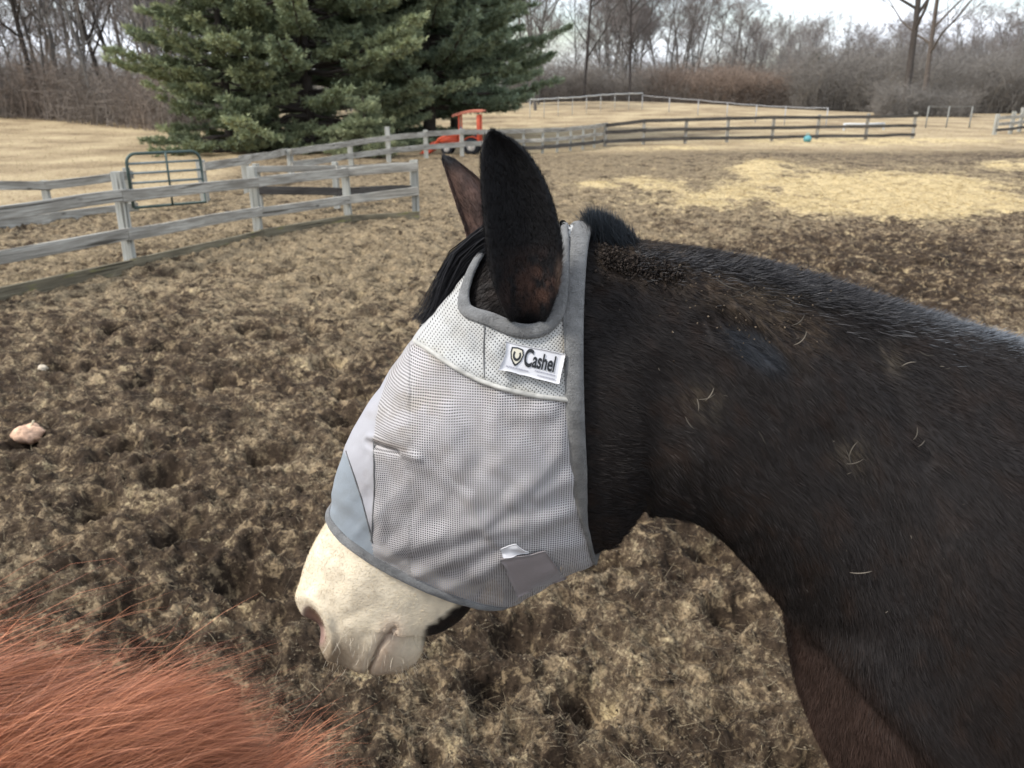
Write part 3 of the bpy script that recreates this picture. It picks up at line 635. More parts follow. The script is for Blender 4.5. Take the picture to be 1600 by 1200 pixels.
def band(name, P3, N3, w, t, mat, closed=False, nn=10, colr=1.):
    """a soft padded strip following a line on the cloth: flat oval section"""
    P3 = np.asarray(P3); N3 = np.asarray(N3); T = np.gradient(P3, axis=0); T /= np.linalg.norm(T, axis=1)[:, None] + 1e-9
    Bn = np.cross(T, N3); Bn /= np.linalg.norm(Bn, axis=1)[:, None] + 1e-9; w = np.broadcast_to(w, (len(P3),)); t = np.broadcast_to(t, (len(P3),))
    th = np.arange(nn) * 2 * math.pi / nn; V = P3[:, None] + np.cos(th)[None, :, None] * Bn[:, None] * w[:, None, None] / 2 + np.sin(th)[None, :, None] * N3[:, None] * t[:, None, None] / 2
    jj = (fbm(np.arange(len(P3))[:, None] / 7. + 0 * th, np.cos(th)[None] + 0 * P3[:, :1], 3, 61) - .5) * .0016; V += jj[..., None] * N3[:, None]
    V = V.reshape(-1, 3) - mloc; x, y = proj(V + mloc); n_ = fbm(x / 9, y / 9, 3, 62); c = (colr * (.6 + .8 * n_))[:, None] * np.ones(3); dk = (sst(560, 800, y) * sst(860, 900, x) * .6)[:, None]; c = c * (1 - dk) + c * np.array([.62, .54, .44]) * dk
    return part(name, V, gridF(len(P3), nn), mat, mask, col=c)
def curve_on(P, off, far=False, step=5.):
    Q = smooth_poly(P, step); R_ = [onmask(x, y, off, far) for x, y in Q]; P3 = np.array([r[0] for r in R_]); N3 = np.array([r[1] for r in R_])
    for _ in range(2): P3[1:-1] = (P3[:-2] + 2 * P3[1:-1] + P3[2:]) / 4; N3[1:-1] = (N3[:-2] + 2 * N3[1:-1] + N3[2:]) / 4
    return P3, N3 / np.linalg.norm(N3, axis=1)[:, None]
# bindings round both openings
def ring_band(name, i, w, t, mat):
    P3 = np.concatenate([KV[i], KV[i, :1]]); N3 = np.concatenate([KN[i], KN[i, :1]]); ax = KV[min(i + 4, nK - 1)].mean(0) - KV[max(i - 4, 0)].mean(0); return band(name, P3 + N3 * .001, N3, w, t, mat)
i0 = 3; iN = nK - 5
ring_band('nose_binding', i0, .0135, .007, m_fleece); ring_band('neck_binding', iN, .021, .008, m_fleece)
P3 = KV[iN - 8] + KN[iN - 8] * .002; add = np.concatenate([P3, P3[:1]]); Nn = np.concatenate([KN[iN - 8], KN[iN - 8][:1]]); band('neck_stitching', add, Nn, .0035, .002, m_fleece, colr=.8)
rim = [(768, 372), (754, 397), (736, 430), (726, 462), (727, 484), (748, 494), (774, 502), (800, 514), (824, 518), (846, 514), (862, 502), (872, 482), (877, 455), (880, 420), (882, 385), (882, 358)]
for far in (False, True):
    P3, N3 = curve_on(rim, .002, far); band('ear_hole_binding', P3, N3, np.interp(np.arange(len(P3)), [0, len(P3) * .35, len(P3) * .7, len(P3)], [.010, .016, .016, .008]), .008, m_fleece)
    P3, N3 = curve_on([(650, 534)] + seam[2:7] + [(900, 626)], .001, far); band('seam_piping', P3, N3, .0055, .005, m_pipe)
    P3, N3 = curve_on([(541, 705), (556, 750), (568, 790), (577, 825), (582, 848)], .0004, far); band('nose_strip_stitching', P3, N3, .002, .0014, m_fleece, colr=.6)
    P3, N3 = curve_on([(584, 690), (585, 760), (583, 800), (580, 845)], .0004, far); band('face_seam', P3, N3, .0022, .0016, m_fleece, colr=.9)
P3, N3 = curve_on([(757, 500), (757, 520), (756, 560), (757, 590)], .0004); band('crown_stitching', P3, N3, .0018, .0012, m_fleece, colr=.9)
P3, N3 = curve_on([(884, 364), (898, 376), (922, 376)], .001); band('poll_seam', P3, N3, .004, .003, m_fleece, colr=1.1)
# closing strap at the throat with its folded white care tag
def patch(name, corners, off, mat, colr=1., n=14, amp=.002, seed=1, puff=0., sm=3):
    g = []; 
    for v in np.linspace(0, 1, n):
        for u in np.linspace(0, 1, n):
            a = np.array(corners[0]) * (1 - u) + np.array(corners[1]) * u; b = np.array(corners[3]) * (1 - u) + np.array(corners[2]) * u; q = a * (1 - v) + b * v
            p, nn = onmask(q[0], q[1], off + amp * (vn(u * 3.1, v * 3.1, seed) - .5) + puff * math.sin(u * math.pi) * math.sin(v * math.pi)); g.append(p)
    g = np.array(g).reshape(n, n, 3)
    for _ in range(sm): g[1:-1, 1:-1] = (g[:-2, 1:-1] + g[2:, 1:-1] + g[1:-1, :-2] + g[1:-1, 2:]) / 4
    back = g - np.array([0, -.0016, 0]); V = np.concatenate([g.reshape(-1, 3), back.reshape(-1, 3)]) - mloc
    F1 = gridF(n, n, False); F2 = F1[:, ::-1] + n * n
    ed = [i for i in range(n)] + [n - 1 + n * i for i in range(1, n)] + [n * n - 1 - i for i in range(1, n)] + [n * (n - 1) - n * i for i in range(1, n - 1)]
    sd = np.array([[ed[i], ed[(i + 1) % len(ed)], ed[(i + 1) % len(ed)] + n * n, ed[i] + n * n] for i in range(len(ed))])
    return part(name, V, [np.concatenate([F1, F2, sd])], mat, mask, col=np.ones((len(V), 3)) * colr), g
patch('closing_strap', [(784, 868), (850, 856), (882, 898), (808, 926)], .006, m_tab, puff=.003, amp=.004)
m_white = cloth('white_tag_cloth', (.66, .655, .67), .08, 120, .2)
patch('care_tag', [(783, 850), (806, 843), (826, 858), (788, 866)], .0075, m_white, amp=.004, seed=4)
# sewn-on maker's label with its emblem and lettering
lab, lg = patch('brand_label', [(791, 534), (881, 553), (872, 599), (782, 576)], .0060, m_white, amp=.0004, seed=6, sm=60)
O_ = lg.reshape(-1, 3).mean(0); ex = (lg[:, -1] - lg[:, 0]).mean(0); ey = (lg[0] - lg[-1]).mean(0); Lw = np.linalg.norm(ex); Lh = np.linalg.norm(ey); ex /= Lw; ey -= ex * ex.dot(ey); ey /= np.linalg.norm(ey); ez = np.cross(ex, ey)
if ez[1] > 0: ez = -ez
def lab3(u, v, h=.0006):                    # u,v in label units: u 0..1 across, v 0..1 up; follows the label's surface
    n = lg.shape[0] - 1; a = np.clip(u, 0, 1) * n; b = np.clip(1 - v, 0, 1) * n; i = np.minimum(a.astype(int), n - 1); j = np.minimum(b.astype(int), n - 1); s_, t_ = (a - i)[:, None], (b - j)[:, None]
    return (lg[j, i] * (1 - s_) + lg[j, i + 1] * s_) * (1 - t_) + (lg[j + 1, i] * (1 - s_) + lg[j + 1, i + 1] * s_) * t_ + ez * h - mloc
M['ink'] = newmat('black_ink', .6, .3)[0]; M['ink'].node_tree.nodes['Principled BSDF'].inputs['Base Color'].default_value = (.02, .022, .025, 1)
M['ink2'] = newmat('cream_ink', .7, .3)[0]; M['ink2'].node_tree.nodes['Principled BSDF'].inputs['Base Color'].default_value = (.62, .58, .47, 1)
M['ink3'] = newmat('grey_ink', .7, .3)[0]; M['ink3'].node_tree.nodes['Principled BSDF'].inputs['Base Color'].default_value = (.30, .30, .36, 1)
def text_uv(s, u0, v0, hgt, sx, off=.0, mat='ink', name='lettering'):
    cu = bpy.data.curves.new('txt', 'FONT'); cu.body = s; cu.size = 1; cu.offset = off; cu.resolution_u = 6
    o = bpy.data.objects.new('txt', cu); COL.objects.link(o); dg = bpy.context.evaluated_depsgraph_get(); me = bpy.data.meshes.new_from_object(o.evaluated_get(dg)); bpy.data.objects.remove(o)
    co = np.zeros(len(me.vertices) * 3); me.vertices.foreach_get('co', co); co = co.reshape(-1, 3)
    P = lab3(u0 + co[:, 0] * hgt * sx * Lh / Lw, v0 + co[:, 1] * hgt, .0009); me.vertices.foreach_set('co', P.astype(np.float32).ravel()); me.materials.clear(); me.materials.append(M[mat]); me.update()
    o = mobj(name, me, lab); o.matrix_parent_inverse = Matrix.Identity(4); return o
text_uv('C', .335, .33, .86, .52, .03); text_uv('ashel', .488, .35, .74, .54, .024)
def flatpoly(mb, pts, h, col=(.5, .5, .5)):
    P = lab3(np.array([p[0] for p in pts]), np.array([p[1] for p in pts]), h); c = P.mean(0); n = len(P)
    V = np.vstack([P, c]); mb.add(V, np.array([[i, (i + 1) % n, n] for i in range(n)]), col)
sh = [(.10, .86), (.20, .90), (.30, .86), (.325, .66), (.30, .44), (.255, .30), (.215, .22), (.17, .30), (.115, .44), (.085, .66)]
mk = lambda k, cx=.207, cy=.60: [(cx + (a - cx) * k, cy + (b - cy) * k) for a, b in sh]
e1 = MB(); flatpoly(e1, sh, .0007); e1 = e1.build('emblem', M['ink'], lab, smooth=False)
e2 = MB(); flatpoly(e2, mk(.80), .0010); e2.build('emblem', M['ink2'], lab, smooth=False)
e3 = MB(); t = np.linspace(-.75, math.pi + .75, 22); o_ = [(.207 + .072 * math.cos(q), .60 - .20 * math.sin(q)) for q in t]; i_ = [(.207 + .040 * math.cos(q), .61 - .12 * math.sin(q)) for q in t]
P = lab3(np.array([p[0] for p in o_ + i_]), np.array([p[1] for p in o_ + i_]), .0013); k = len(o_); e3.add(P, np.array([[i, i + 1, k + i + 1, k + i] for i in range(k - 1)])); flatpoly(e3, [(.18, .30), (.235, .30), (.215, .24), (.2, .24)], .0013); e3.build('emblem', M['ink'], lab, smooth=False)
fp = MB()                                     # fine print too small to read
for (u0, u1, v) in ((.08, .46, .165), (.56, .90, .245), (.62, .90, .12)):
    u = u0
    while u < u1: w_ = rng.uniform(.008, .016); flatpoly(fp, [(u, v - .022), (u + w_, v - .022), (u + w_, v + .022), (u, v + .022)], .0008); u += w_ + rng.uniform(.005, .012)
fp.build('fine_print', M['ink3'], lab, smooth=False)

# ------------------------------------------------------------------ the sorrel horse at the photographer's elbow
YH = .52
def sh_(Tp, dB, w, p=1., k=.1, yc=YH): a = W(*Tp, YH); return [a[0], a[2], a[0] + dB[0], a[2] + dB[1], w, p, k, yc, 0]
hs = [[-2.62, 1.0, -2.6, .98, .01, 1, 0, YH, 0], [-2.58, 1.12, -2.5, .85, .15, .85, 0, YH, 0], [-2.4, 1.2, -2.3, .75, .22, .85, 0, YH, 0], [-2.0, 1.2, -2.0, .66, .27, .85, 0, YH, 0], [-1.6, 1.16, -1.6, .62, .28, .85, 0, YH, 0], [-1.25, 1.16, -1.2, .64, .26, .85, 0, YH, 0],
      [-1.0, 1.19, -.8, .62, .2, .9, 0, YH, 0], [-.8, 1.18, -.60, .70, .15, 1, .1, YH, 0], sh_((-80, 1115), (.06, -.36), .105), sh_((60, 1168), (.02, -.33), .09), sh_((190, 1232), (-.02, -.30), .085), sh_((320, 1290), (-.06, -.26), .08),
      sh_((430, 1380), (-.10, -.22), .085), sh_((490, 1570), (-.14, -.20), .09), sh_((530, 1700), (-.12, -.13), .065), sh_((555, 1840), (-.09, -.09), .05), sh_((545, 1940), (-.07, -.04), .04), sh_((530, 1970), (-.03, -.01), .01)]
HV, HT, HTH = loft(hs, .012, 72); hn = grid_normals(HV); hc_ = HV.mean(1, keepdims=True)
if (hn[60] * (HV[60] - hc_[60])).sum() < 0: hn = -hn
HVf = HV + hn * (.006 * (fbm(HV[..., 0] * 14, HV[..., 2] * 14, 3, 71) - .5))[..., None]
mb = MB(); mb.add(HVf.reshape(-1, 3), gridF(*HVf.shape[:2]), (.17, .050, .026))
for (x, y) in ((-.78, YH - .1), (-.78, YH + .1), (-2.36, YH - .12), (-2.36, YH + .12)):
    V, Fq, Ft, uv = leg(x, y, .88, (.09, .075, .045, .042, .03, .036, .034, .05)); b = mb.n; mb.add(V, Fq, (.14, .04, .02)); mb.F[3] = mb.F.get(3, []) + [Ft + b]
for sgn in (-1, 1):                           # ears of the lowered head
    ie = np.searchsorted(HT, 13.2); b0 = np.array([HV[ie, 0, 0], YH + sgn * .03, HV[ie, 0, 2]]); add_tube(mb, [b0, b0 + [.04, sgn * .015, .03], b0 + [.08, sgn * .02, .06], b0 + [.10, sgn * .02, .085]], [.018, .024, .016, .003], 10, (.15, .045, .02))
horse = mb.build('horse', M['coat']); tag(horse, 'reddish sorrel horse with shaggy mane at the bottom left, close to the camera', 'horse')
# shaggy sorrel hair: the mane blown across towards the right
hcr = HVf[:, 0]; hx_, hy_ = proj(hcr)
def sorrel(n): 
    k = rng.random((n, 1)); c = np.array([.14, .046, .024]) * (1 - k) + np.array([.41, .168, .085]) * k; return c * rng.uniform(.6, 1.25, (n, 1))
def hair_field(n, xr, lr, ang, spread, up, yr, seg=5, w=.00036):
    q = np.where((hx_ > xr[0]) & (hx_ < xr[1]) & (HT > 5) & (HT < 14))[0]
    i = rng.choice(q, n); j = (rng.normal(size=n) * yr).astype(int) % HVf.shape[1]; r0 = HVf[i, j] + rng.normal(size=(n, 3)) * .005
    cl = fbm(proj(r0)[0] / 70, r0[:, 1] * 16, 3, 81) - .5
    an = np.radians(ang + spread * (rng.normal(size=n) * .5 + cl * 5)); D = np.stack([np.cos(an), .25 + .35 * cl + rng.normal(size=n) * .10, np.sin(an) + up], 1)
    bend = np.stack([.22 + 0 * an, .1 * rng.normal(size=n), -.30 + .45 * (cl + .25 * rng.normal(size=n))], 1); L = rng.uniform(*lr, n) * (1 + 1.6 * cl)
    c = sorrel(n) * (1 + 2.2 * cl[:, None]); return strands(r0, D, L, w, bend, seg, c * .75, c * 1.25 + .006, wob=.085)
mb = MB()
def addh(t): 
    V, Fs, Cc = t; b = mb.n; mb.add(V, Fs[0], Cc)
    if len(Fs) > 1: mb.F.setdefault(3, []).append(Fs[1] + b)
addh(hair_field(28000, (-420, 200), (.04, .115), 15, 12, .02, 6.0, 6)); addh(hair_field(9000, (60, 400), (.03, .085), 16, 14, .04, 6.0)); addh(hair_field(500, (-420, -60), (.10, .17), 22, 8, .05, 3.0, 6, .0005)); addh(hair_field(14000, (-100, 480), (.015, .045), 24, 18, .15, 6.0)); addh(hair_field(2500, (330, 560), (.025, .05), 24, 16, .2, 5.0))
mb.build('mane', M['hair'], horse)
n = 60000; P_, N_, C_, T_, i_, j_ = surf_samples(HVf, hn, np.ones(HVf.shape) * np.array([.17, .05, .026]), n, lambda P: (P[:, 0] > -1.7).astype(float))
V, Fs, Cc = strands(P_, T_ + N_ * .5 + rng.normal(size=P_.shape) * .25, rng.uniform(.015, .03, n), .0007, None, 2, sorrel(n) * .7, sorrel(n)); part('coat_hair', V, Fs, M['hair'], horse, col=Cc)

# ------------------------------------------------------------------ the ground
def terrain(x, y):
    h = 1.25 * np.exp(-((x - 8) / 20) ** 2 - ((y - 78) / 22) ** 2)
    h = h + 5.5 * sst(105, 210, np.hypot(x, y)) + .55 * np.exp(-((x + 32) / 12) ** 2 - ((y - 50) / 12) ** 2)
    h = h + .10 * (fbm(x / 7, y / 7, 3, 91) - .5) * sst(10, 22, np.hypot(x, y))
    return h
def GT(px, py):                                  # the point of the terrain seen at a pixel
    r = ray(px, py); 
    for d in np.arange(1.0, 260, .1 if py > 200 else .35):
        P = C0 + r * d
        if P[2] <= terrain(P[0], P[1]): return P
    return C0 + r * 120
an = np.concatenate([np.linspace(-46, 46, 720), np.linspace(46, 314, 90)[1:-1]]); an = np.radians(an)
rr = np.concatenate([np.linspace(.25, 1.25, 10, endpoint=False), 1.25 * np.exp(np.arange(0, math.log(26 / 1.25), .0037)), 26 * np.exp(np.arange(.012, math.log(900 / 26), .018))])
RR, AA = np.meshgrid(rr, an, indexing='ij'); GX, GY = RR * np.sin(AA), RR * np.cos(AA)
gpx, gpy = proj(np.stack([GX, GY, 0 * GX], -1)); ahead = GY > .3
gpx = np.where(ahead, gpx, -4000); gpy = np.where(ahead, gpy, 3000)
def blob(x, y, a, b): return np.exp(-((gpx - x) / a) ** 2 - ((gpy - y) / b) ** 2)
wn_ = fbm(GX * .9, GY * .9, 4, 101)
# how much pale dead grass / straw lies on the mud
far = .01 + sst(3.6, 12, RR) * .46
tan_ = far + .30 * blob(560, 470, 200, 70) + .25 * blob(120, 455, 260, 36) + .45 * blob(500, 385, 260, 55) + .30 * blob(760, 300, 240, 60) - .45 * blob(1500, 420, 240, 80) - .35 * blob(1300, 400, 220, 46) - .4 * blob(1560, 232, 130, 16) - .28 * blob(130, 520, 170, 46) - .20 * blob(330, 445, 110, 30) - .3 * blob(1250, 238, 180, 8)
tan_ += .10 * blob(300, 640, 240, 120) + .22 * blob(60, 880, 90, 30) + .12 * blob(1000, 900, 60, 60) + .12 * blob(120, 840, 150, 30)
field = sst(24.5, 29, GY - .06 * GX) + sst(0, 1, -(GX + 5.2) + (GY - 13.4) * -.15) * sst(12, 13.2, GY)
field = np.clip(field, 0, 1)
strawp = 1.1 * blob(1340, 300, 190, 30) + .8 * blob(1190, 262, 40, 11) + .8 * blob(1480, 318, 100, 20) + .55 * blob(1000, 288, 60, 10) + .45 * blob(930, 292, 40, 6) + .9 * blob(1590, 256, 46, 8) + .9 * blob(1380, 222, 210, 5) + .5 * blob(1060, 232, 90, 4) + .35 * blob(1150, 318, 150, 14)
strawp = np.clip(strawp * (4.4 * (fbm(GX * 1.5, GY * .9, 6, 138, .68) - .24)), 0, 1)
# relief: churned mud with hoof holes
mudk = (1 - .62 * sst(9, 26, RR)) * (1 - .7 * strawp) * (1 - .85 * field) * sst(.9, 1.3, RR)
w1 = fbm(GX * .7 + 3, GY * .7, 2, 111) - .5; wx_, wy_ = GX + .05 * w1, GY + .05 * w1
jx = .045 * (fbm(GX * 9, GY * 9, 2, 131) - .5); jy = .045 * (fbm(GX * 9 + 40, GY * 9, 2, 132) - .5)
h = .10 * (fbm(GX * 2.3, GY * 2.3, 3, 112) - .5) + .105 * (np.abs(fbm(GX * 6, GY * 6, 3, 113, .6) - .5) * -2 + .25) * .9
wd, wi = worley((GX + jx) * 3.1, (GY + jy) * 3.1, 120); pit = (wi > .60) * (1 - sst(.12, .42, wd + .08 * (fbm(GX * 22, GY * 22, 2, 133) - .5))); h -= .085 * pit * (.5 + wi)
wq = .05 * (fbm(GX * 12 + 7, GY * 12, 2, 141) - .5); rg1 = 1 - np.abs(2 * fbm((GX + wq) * 13, (GY - wq) * 13, 3, 142) - 1); rg2 = 1 - np.abs(2 * fbm((GX - wq) * 34, (GY + wq) * 34, 3, 143) - 1); h += .030 * (rg1 - .8) + .014 * (rg2 - .8) * sst(9, 4, RR) + .016 * (fbm((GX + wq) * 70, (GY + wq) * 70, 3, 144, .65) - .5) * sst(7, 3, RR)
wd2, wi2 = worley((GX + jx) * 11, (GY + jy) * 11, 121); h += .014 * (1 - sst(.0, .62, wd2)) * (wi2 - .1)
wd3, wi3 = worley((GX + jx) * 27, (GY + jy) * 27, 122); h += .006 * (1 - sst(.0, .6, wd3)) * wi3
h += .042 * (fbm(GX * 15, GY * 15, 5, 123, .66) - .5) + .016 * (fbm(GX * 60, GY * 60, 3, 124, .6) - .5) * sst(14, 6, RR)
fine = h.copy()
Hh = terrain(GX, GY) + h * mudk + strawp * (.0 + .07 * fbm(GX * 2, GY * 2, 4, 130)) + .10 * blob(1190, 262, 40, 9) + .02 * (fbm(GX * 5, GY * 5, 4, 126) - .5) * (field)
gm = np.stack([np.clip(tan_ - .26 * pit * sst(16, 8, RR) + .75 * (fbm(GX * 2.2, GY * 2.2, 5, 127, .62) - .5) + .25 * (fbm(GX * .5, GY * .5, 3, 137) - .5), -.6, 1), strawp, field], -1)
m, nt, b = newmat('churned_mud_and_straw', .92, .12)
ob = nd(nt, 'ShaderNodeTexCoord').outputs['Object']; at = nd(nt, 'ShaderNodeAttribute', attribute_name='Col'); sp_ = nd(nt, 'ShaderNodeSeparateColor', {0: at.outputs['Color']})
n_a = noise(nt, ob, 2.6, 6, .6); n_b = noise(nt, ob, 14, 6, .65, .4); n_c = noise(nt, ob, 70, 5, .7, .8); n_d = noise(nt, ob, 260, 3, .7)
n_e = noise(nt, ob, 5.5, 5, .6, .6); mixn = math_(nt, 'ADD', math_(nt, 'ADD', math_(nt, 'MULTIPLY', n_a, .20), math_(nt, 'MULTIPLY', n_e, .30)), math_(nt, 'ADD', math_(nt, 'MULTIPLY', n_b, .28), math_(nt, 'MULTIPLY', n_c, .22)))
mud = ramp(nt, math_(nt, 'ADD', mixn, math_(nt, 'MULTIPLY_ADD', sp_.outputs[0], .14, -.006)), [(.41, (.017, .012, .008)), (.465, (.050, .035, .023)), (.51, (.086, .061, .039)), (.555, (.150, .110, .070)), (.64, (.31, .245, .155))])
grs = ramp(nt, math_(nt, 'ADD', math_(nt, 'MULTIPLY', n_c, .7), math_(nt, 'MULTIPLY', n_d, .3)), [(.32, (.09, .066, .043)), (.48, (.225, .172, .105)), (.66, (.42, .335, .21))])
mixf = math_(nt, 'ADD', math_(nt, 'ADD', math_(nt, 'MULTIPLY', n_a, .14), math_(nt, 'MULTIPLY', n_e, .20)), math_(nt, 'ADD', math_(nt, 'MULTIPLY', n_b, .33), math_(nt, 'MULTIPLY', n_c, .33)))
f = math_(nt, 'ADD', sp_.outputs[0], math_(nt, 'MULTIPLY_ADD', mixf, 5.5, -2.75)); f = ramp(nt, f, [(.22, (0, 0, 0)), (.52, (1, 1, 1))])
c = mixc(nt, f, mud, grs)
d1 = ramp(nt, noise(nt, ob, 7.5, 8, .72, .7), [(.40, (1, 1, 1)), (.475, (0, 0, 0))]); d2 = ramp(nt, noise(nt, ob, 2.2, 7, .68, .5), [(.37, (.85, .85, .85)), (.47, (0, 0, 0))]); d3 = ramp(nt, noise(nt, ob, 30, 6, .7, .8), [(.38, (.8, .8, .8)), (.48, (0, 0, 0))])
l1 = ramp(nt, noise(nt, ob, 11, 8, .72, 1.0), [(.53, (0, 0, 0)), (.62, (.75, .75, .75))])
c = mixc(nt, l1, c, (.36, .268, .160)); dk = math_(nt, 'MULTIPLY', math_(nt, 'MAXIMUM', math_(nt, 'MAXIMUM', d1, d2), d3), .93); c = mixc(nt, dk, c, (.029, .0195, .013))
fld = ramp(nt, math_(nt, 'ADD', math_(nt, 'MULTIPLY', noise(nt, ob, .35, 6, .6), .55), math_(nt, 'MULTIPLY', n_b, .45)), [(.38, (.15, .108, .066)), (.48, (.31, .235, .14)), (.60, (.48, .385, .235))])
c = mixc(nt, sp_.outputs[2], c, fld)
stw = ramp(nt, n_c, [(.32, (.24, .18, .10)), (.48, (.57, .44, .23)), (.66, (.75, .62, .37))])
fs_ = ramp(nt, math_(nt, 'ADD', sp_.outputs[1], math_(nt, 'MULTIPLY_ADD', mixn, 3.6, -1.8)), [(.18, (0, 0, 0)), (.62, (1, 1, 1))])
stw = mixc(nt, math_(nt, 'MULTIPLY', math_(nt, 'MAXIMUM', d1, d3), .6), stw, (.16, .115, .06)); stw = mixc(nt, math_(nt, 'MULTIPLY', d2, .8), stw, (.13, .095, .055)); c = mixc(nt, fs_, c, stw); nt.links.new(c, b.inputs['Base Color'])
bump(nt, b, math_(nt, 'ADD', math_(nt, 'MULTIPLY', n_c, .6), math_(nt, 'MULTIPLY', n_d, .4)), .9, .012)
ng, mg = GX.shape; V = np.stack([GX, GY, Hh], -1).reshape(-1, 3)
V = np.vstack([V, [[0, 0, terrain(np.array(0.), np.array(0.))]]]); Fq = gridF(ng, mg)[:, ::-1]; j = np.arange(mg); Ft = np.stack([np.full(mg, ng * mg), (j + 1) % mg, j], 1)
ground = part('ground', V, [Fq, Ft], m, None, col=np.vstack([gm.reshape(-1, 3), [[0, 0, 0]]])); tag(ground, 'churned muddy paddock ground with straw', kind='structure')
def gz(x, y):                                    # height of the built ground surface
    x = np.asarray(x, float); y = np.asarray(y, float); r = np.hypot(x, y); a = np.arctan2(x, y)
    i = np.clip(np.searchsorted(rr, r) - 1, 0, ng - 2); a0, a1 = an[0], an[719]; jj = np.clip(((a - a0) / (a1 - a0) * 719), 0, 719).astype(int); return np.maximum(Hh[i, jj], Hh[i + 1, jj]) * .5 + Hh[i, jj] * .5
# straw, dead grass and crumbs of mud lying on the ground
def scatter(n, r0, r1, dens, amax=44):
    a = rng.uniform(-amax, amax, n * 3); r = r0 * (r1 / r0) ** rng.random(n * 3); x, y = r * np.sin(np.radians(a)), r * np.cos(np.radians(a))
    jj = np.clip(((np.radians(a) - an[0]) / (an[719] - an[0]) * 719), 0, 719).astype(int); i = np.clip(np.searchsorted(rr, r), 0, ng - 1)
    k = rng.random(n * 3) < dens(gm[i, jj], r); x, y, i, jj = x[k][:n], y[k][:n], i[k][:n], jj[k][:n]; return x, y, Hh[i, jj], gm[i, jj], np.hypot(x, y)
x, y, z, g_, r = scatter(150000, 1.3, 26, lambda g, r: np.clip(.16 + .45 * g[:, 0] + 1.2 * g[:, 1], 0, 1) * (1 - .9 * g[:, 2]))
a = rng.uniform(0, 6.28, len(x)); sc = np.clip(r / 3.2, 1, 2.6); D_ = np.stack([np.cos(a), np.sin(a), rng.normal(size=len(x)) * .35 + .12], 1)
k = rng.random((len(x), 1)) ** 1.5; c = np.array([.07, .05, .034]) * (1 - k) + np.array([.32, .26, .165]) * k; c = np.where(g_[:, 1:2] > .35, np.array([.66, .53, .29]) * (.6 + .6 * k), c)
V, Fs, Cc = strands(np.stack([x, y, z + .004], 1), D_, rng.uniform(.015, .065, len(x)) * sc ** .7 * (.6 + .4 * (rng.random(len(x)) < .3)), .0016 * sc, rng.normal(size=(len(x), 3)) * [.5, .5, .2], 3, c * .85, c)
x2, y2, z2, g2_, r2 = scatter(26000, 8, 26, lambda g, r: np.clip((g[:, 1] - .25) * 2.2, 0, 1)); n2 = len(x2); a = rng.uniform(0, 6.28, n2)
V2, F2, C2 = strands(np.stack([x2, y2, z2 + rng.uniform(.0, .05, n2)], 1), np.stack([np.cos(a), np.sin(a), rng.normal(size=n2) * .35], 1), rng.uniform(.06, .20, n2), .008, rng.normal(size=(n2, 3)) * [.4, .4, .2], 3, np.array([.50, .39, .21]) * rng.uniform(.5, 1.1, (n2, 1)), np.array([.66, .54, .32]) * rng.uniform(.6, 1.1, (n2, 1)))
Fs = [np.concatenate([a_, b_ + len(V)]) for a_, b_ in zip(Fs, F2)]; V = np.vstack([V, V2]); Cc = np.vstack([Cc, C2])
tag(part('straw_litter', V, Fs, M['straw'], None, col=Cc), 'loose straw and dead grass strewn over the mud', 'straw', kind='stuff')
x, y, z, g_, r = scatter(9000, 1.3, 7, lambda g, r: .8 * (1 - .5 * g[:, 0]))
L6, F6 = lump(1.0, 6); mb = MB(); Vs, Fs_, Cs = [], [], []; n6 = len(L6)
for k in range(4):
    L6, F6 = lump(1.0, 6); q = np.arange(len(x)) % 4 == k; s_ = rng.uniform(.002, .006, q.sum()) * (1 + (rng.random(q.sum()) < .02) * .8); a = rng.uniform(0, 6.28, q.sum()); ca, sa = np.cos(a), np.sin(a)
    Rl = np.stack([L6[:, 0] * ca[:, None] - L6[:, 1] * sa[:, None], L6[:, 0] * sa[:, None] + L6[:, 1] * ca[:, None], np.broadcast_to(L6[:, 2] * .75, (q.sum(), n6))], -1) * s_[:, None, None]
    Vv_ = Rl + np.stack([x[q], y[q], z[q] + s_ * .3], 1)[:, None]; kk = rng.random((q.sum(), 1)) ** 1.6; cc = np.array([.055, .042, .03]) * (1 - kk) + np.array([.20, .16, .11]) * kk
    mb.add(Vv_.reshape(-1, 3), ((np.arange(q.sum()) * n6)[:, None, None] + F6[None]).reshape(-1, 3), np.repeat(cc, n6, 0))
tag(mb.build('mud_crumbs', M['crumb'], None), 'crumbs and small clods of mud and manure on the ground', 'mud clods', kind='stuff')
# grass clumps in the field and along the fences
x, y, z, g_, r = scatter(26000, 9, 60, lambda g, r: np.clip(.08 + 1. * g[:, 2], 0, 1))
V, Fs, Cc = strands(np.stack([x, y, z - .01], 1), np.stack([rng.normal(size=len(x)) * .6, rng.normal(size=len(x)) * .6, 1 + 0 * x], 1), rng.uniform(.04, .11, len(x)), .0009 * r ** .8, None, 1, np.array([.36, .28, .16]) * rng.uniform(.6, 1.3, (len(x), 1)), np.array([.50, .41, .24]) * rng.uniform(.7, 1.2, (len(x), 1)))
tag(part('dry_grass', V, Fs, M['straw'], None, col=Cc), 'short dead grass of the winter field', 'grass', kind='stuff')

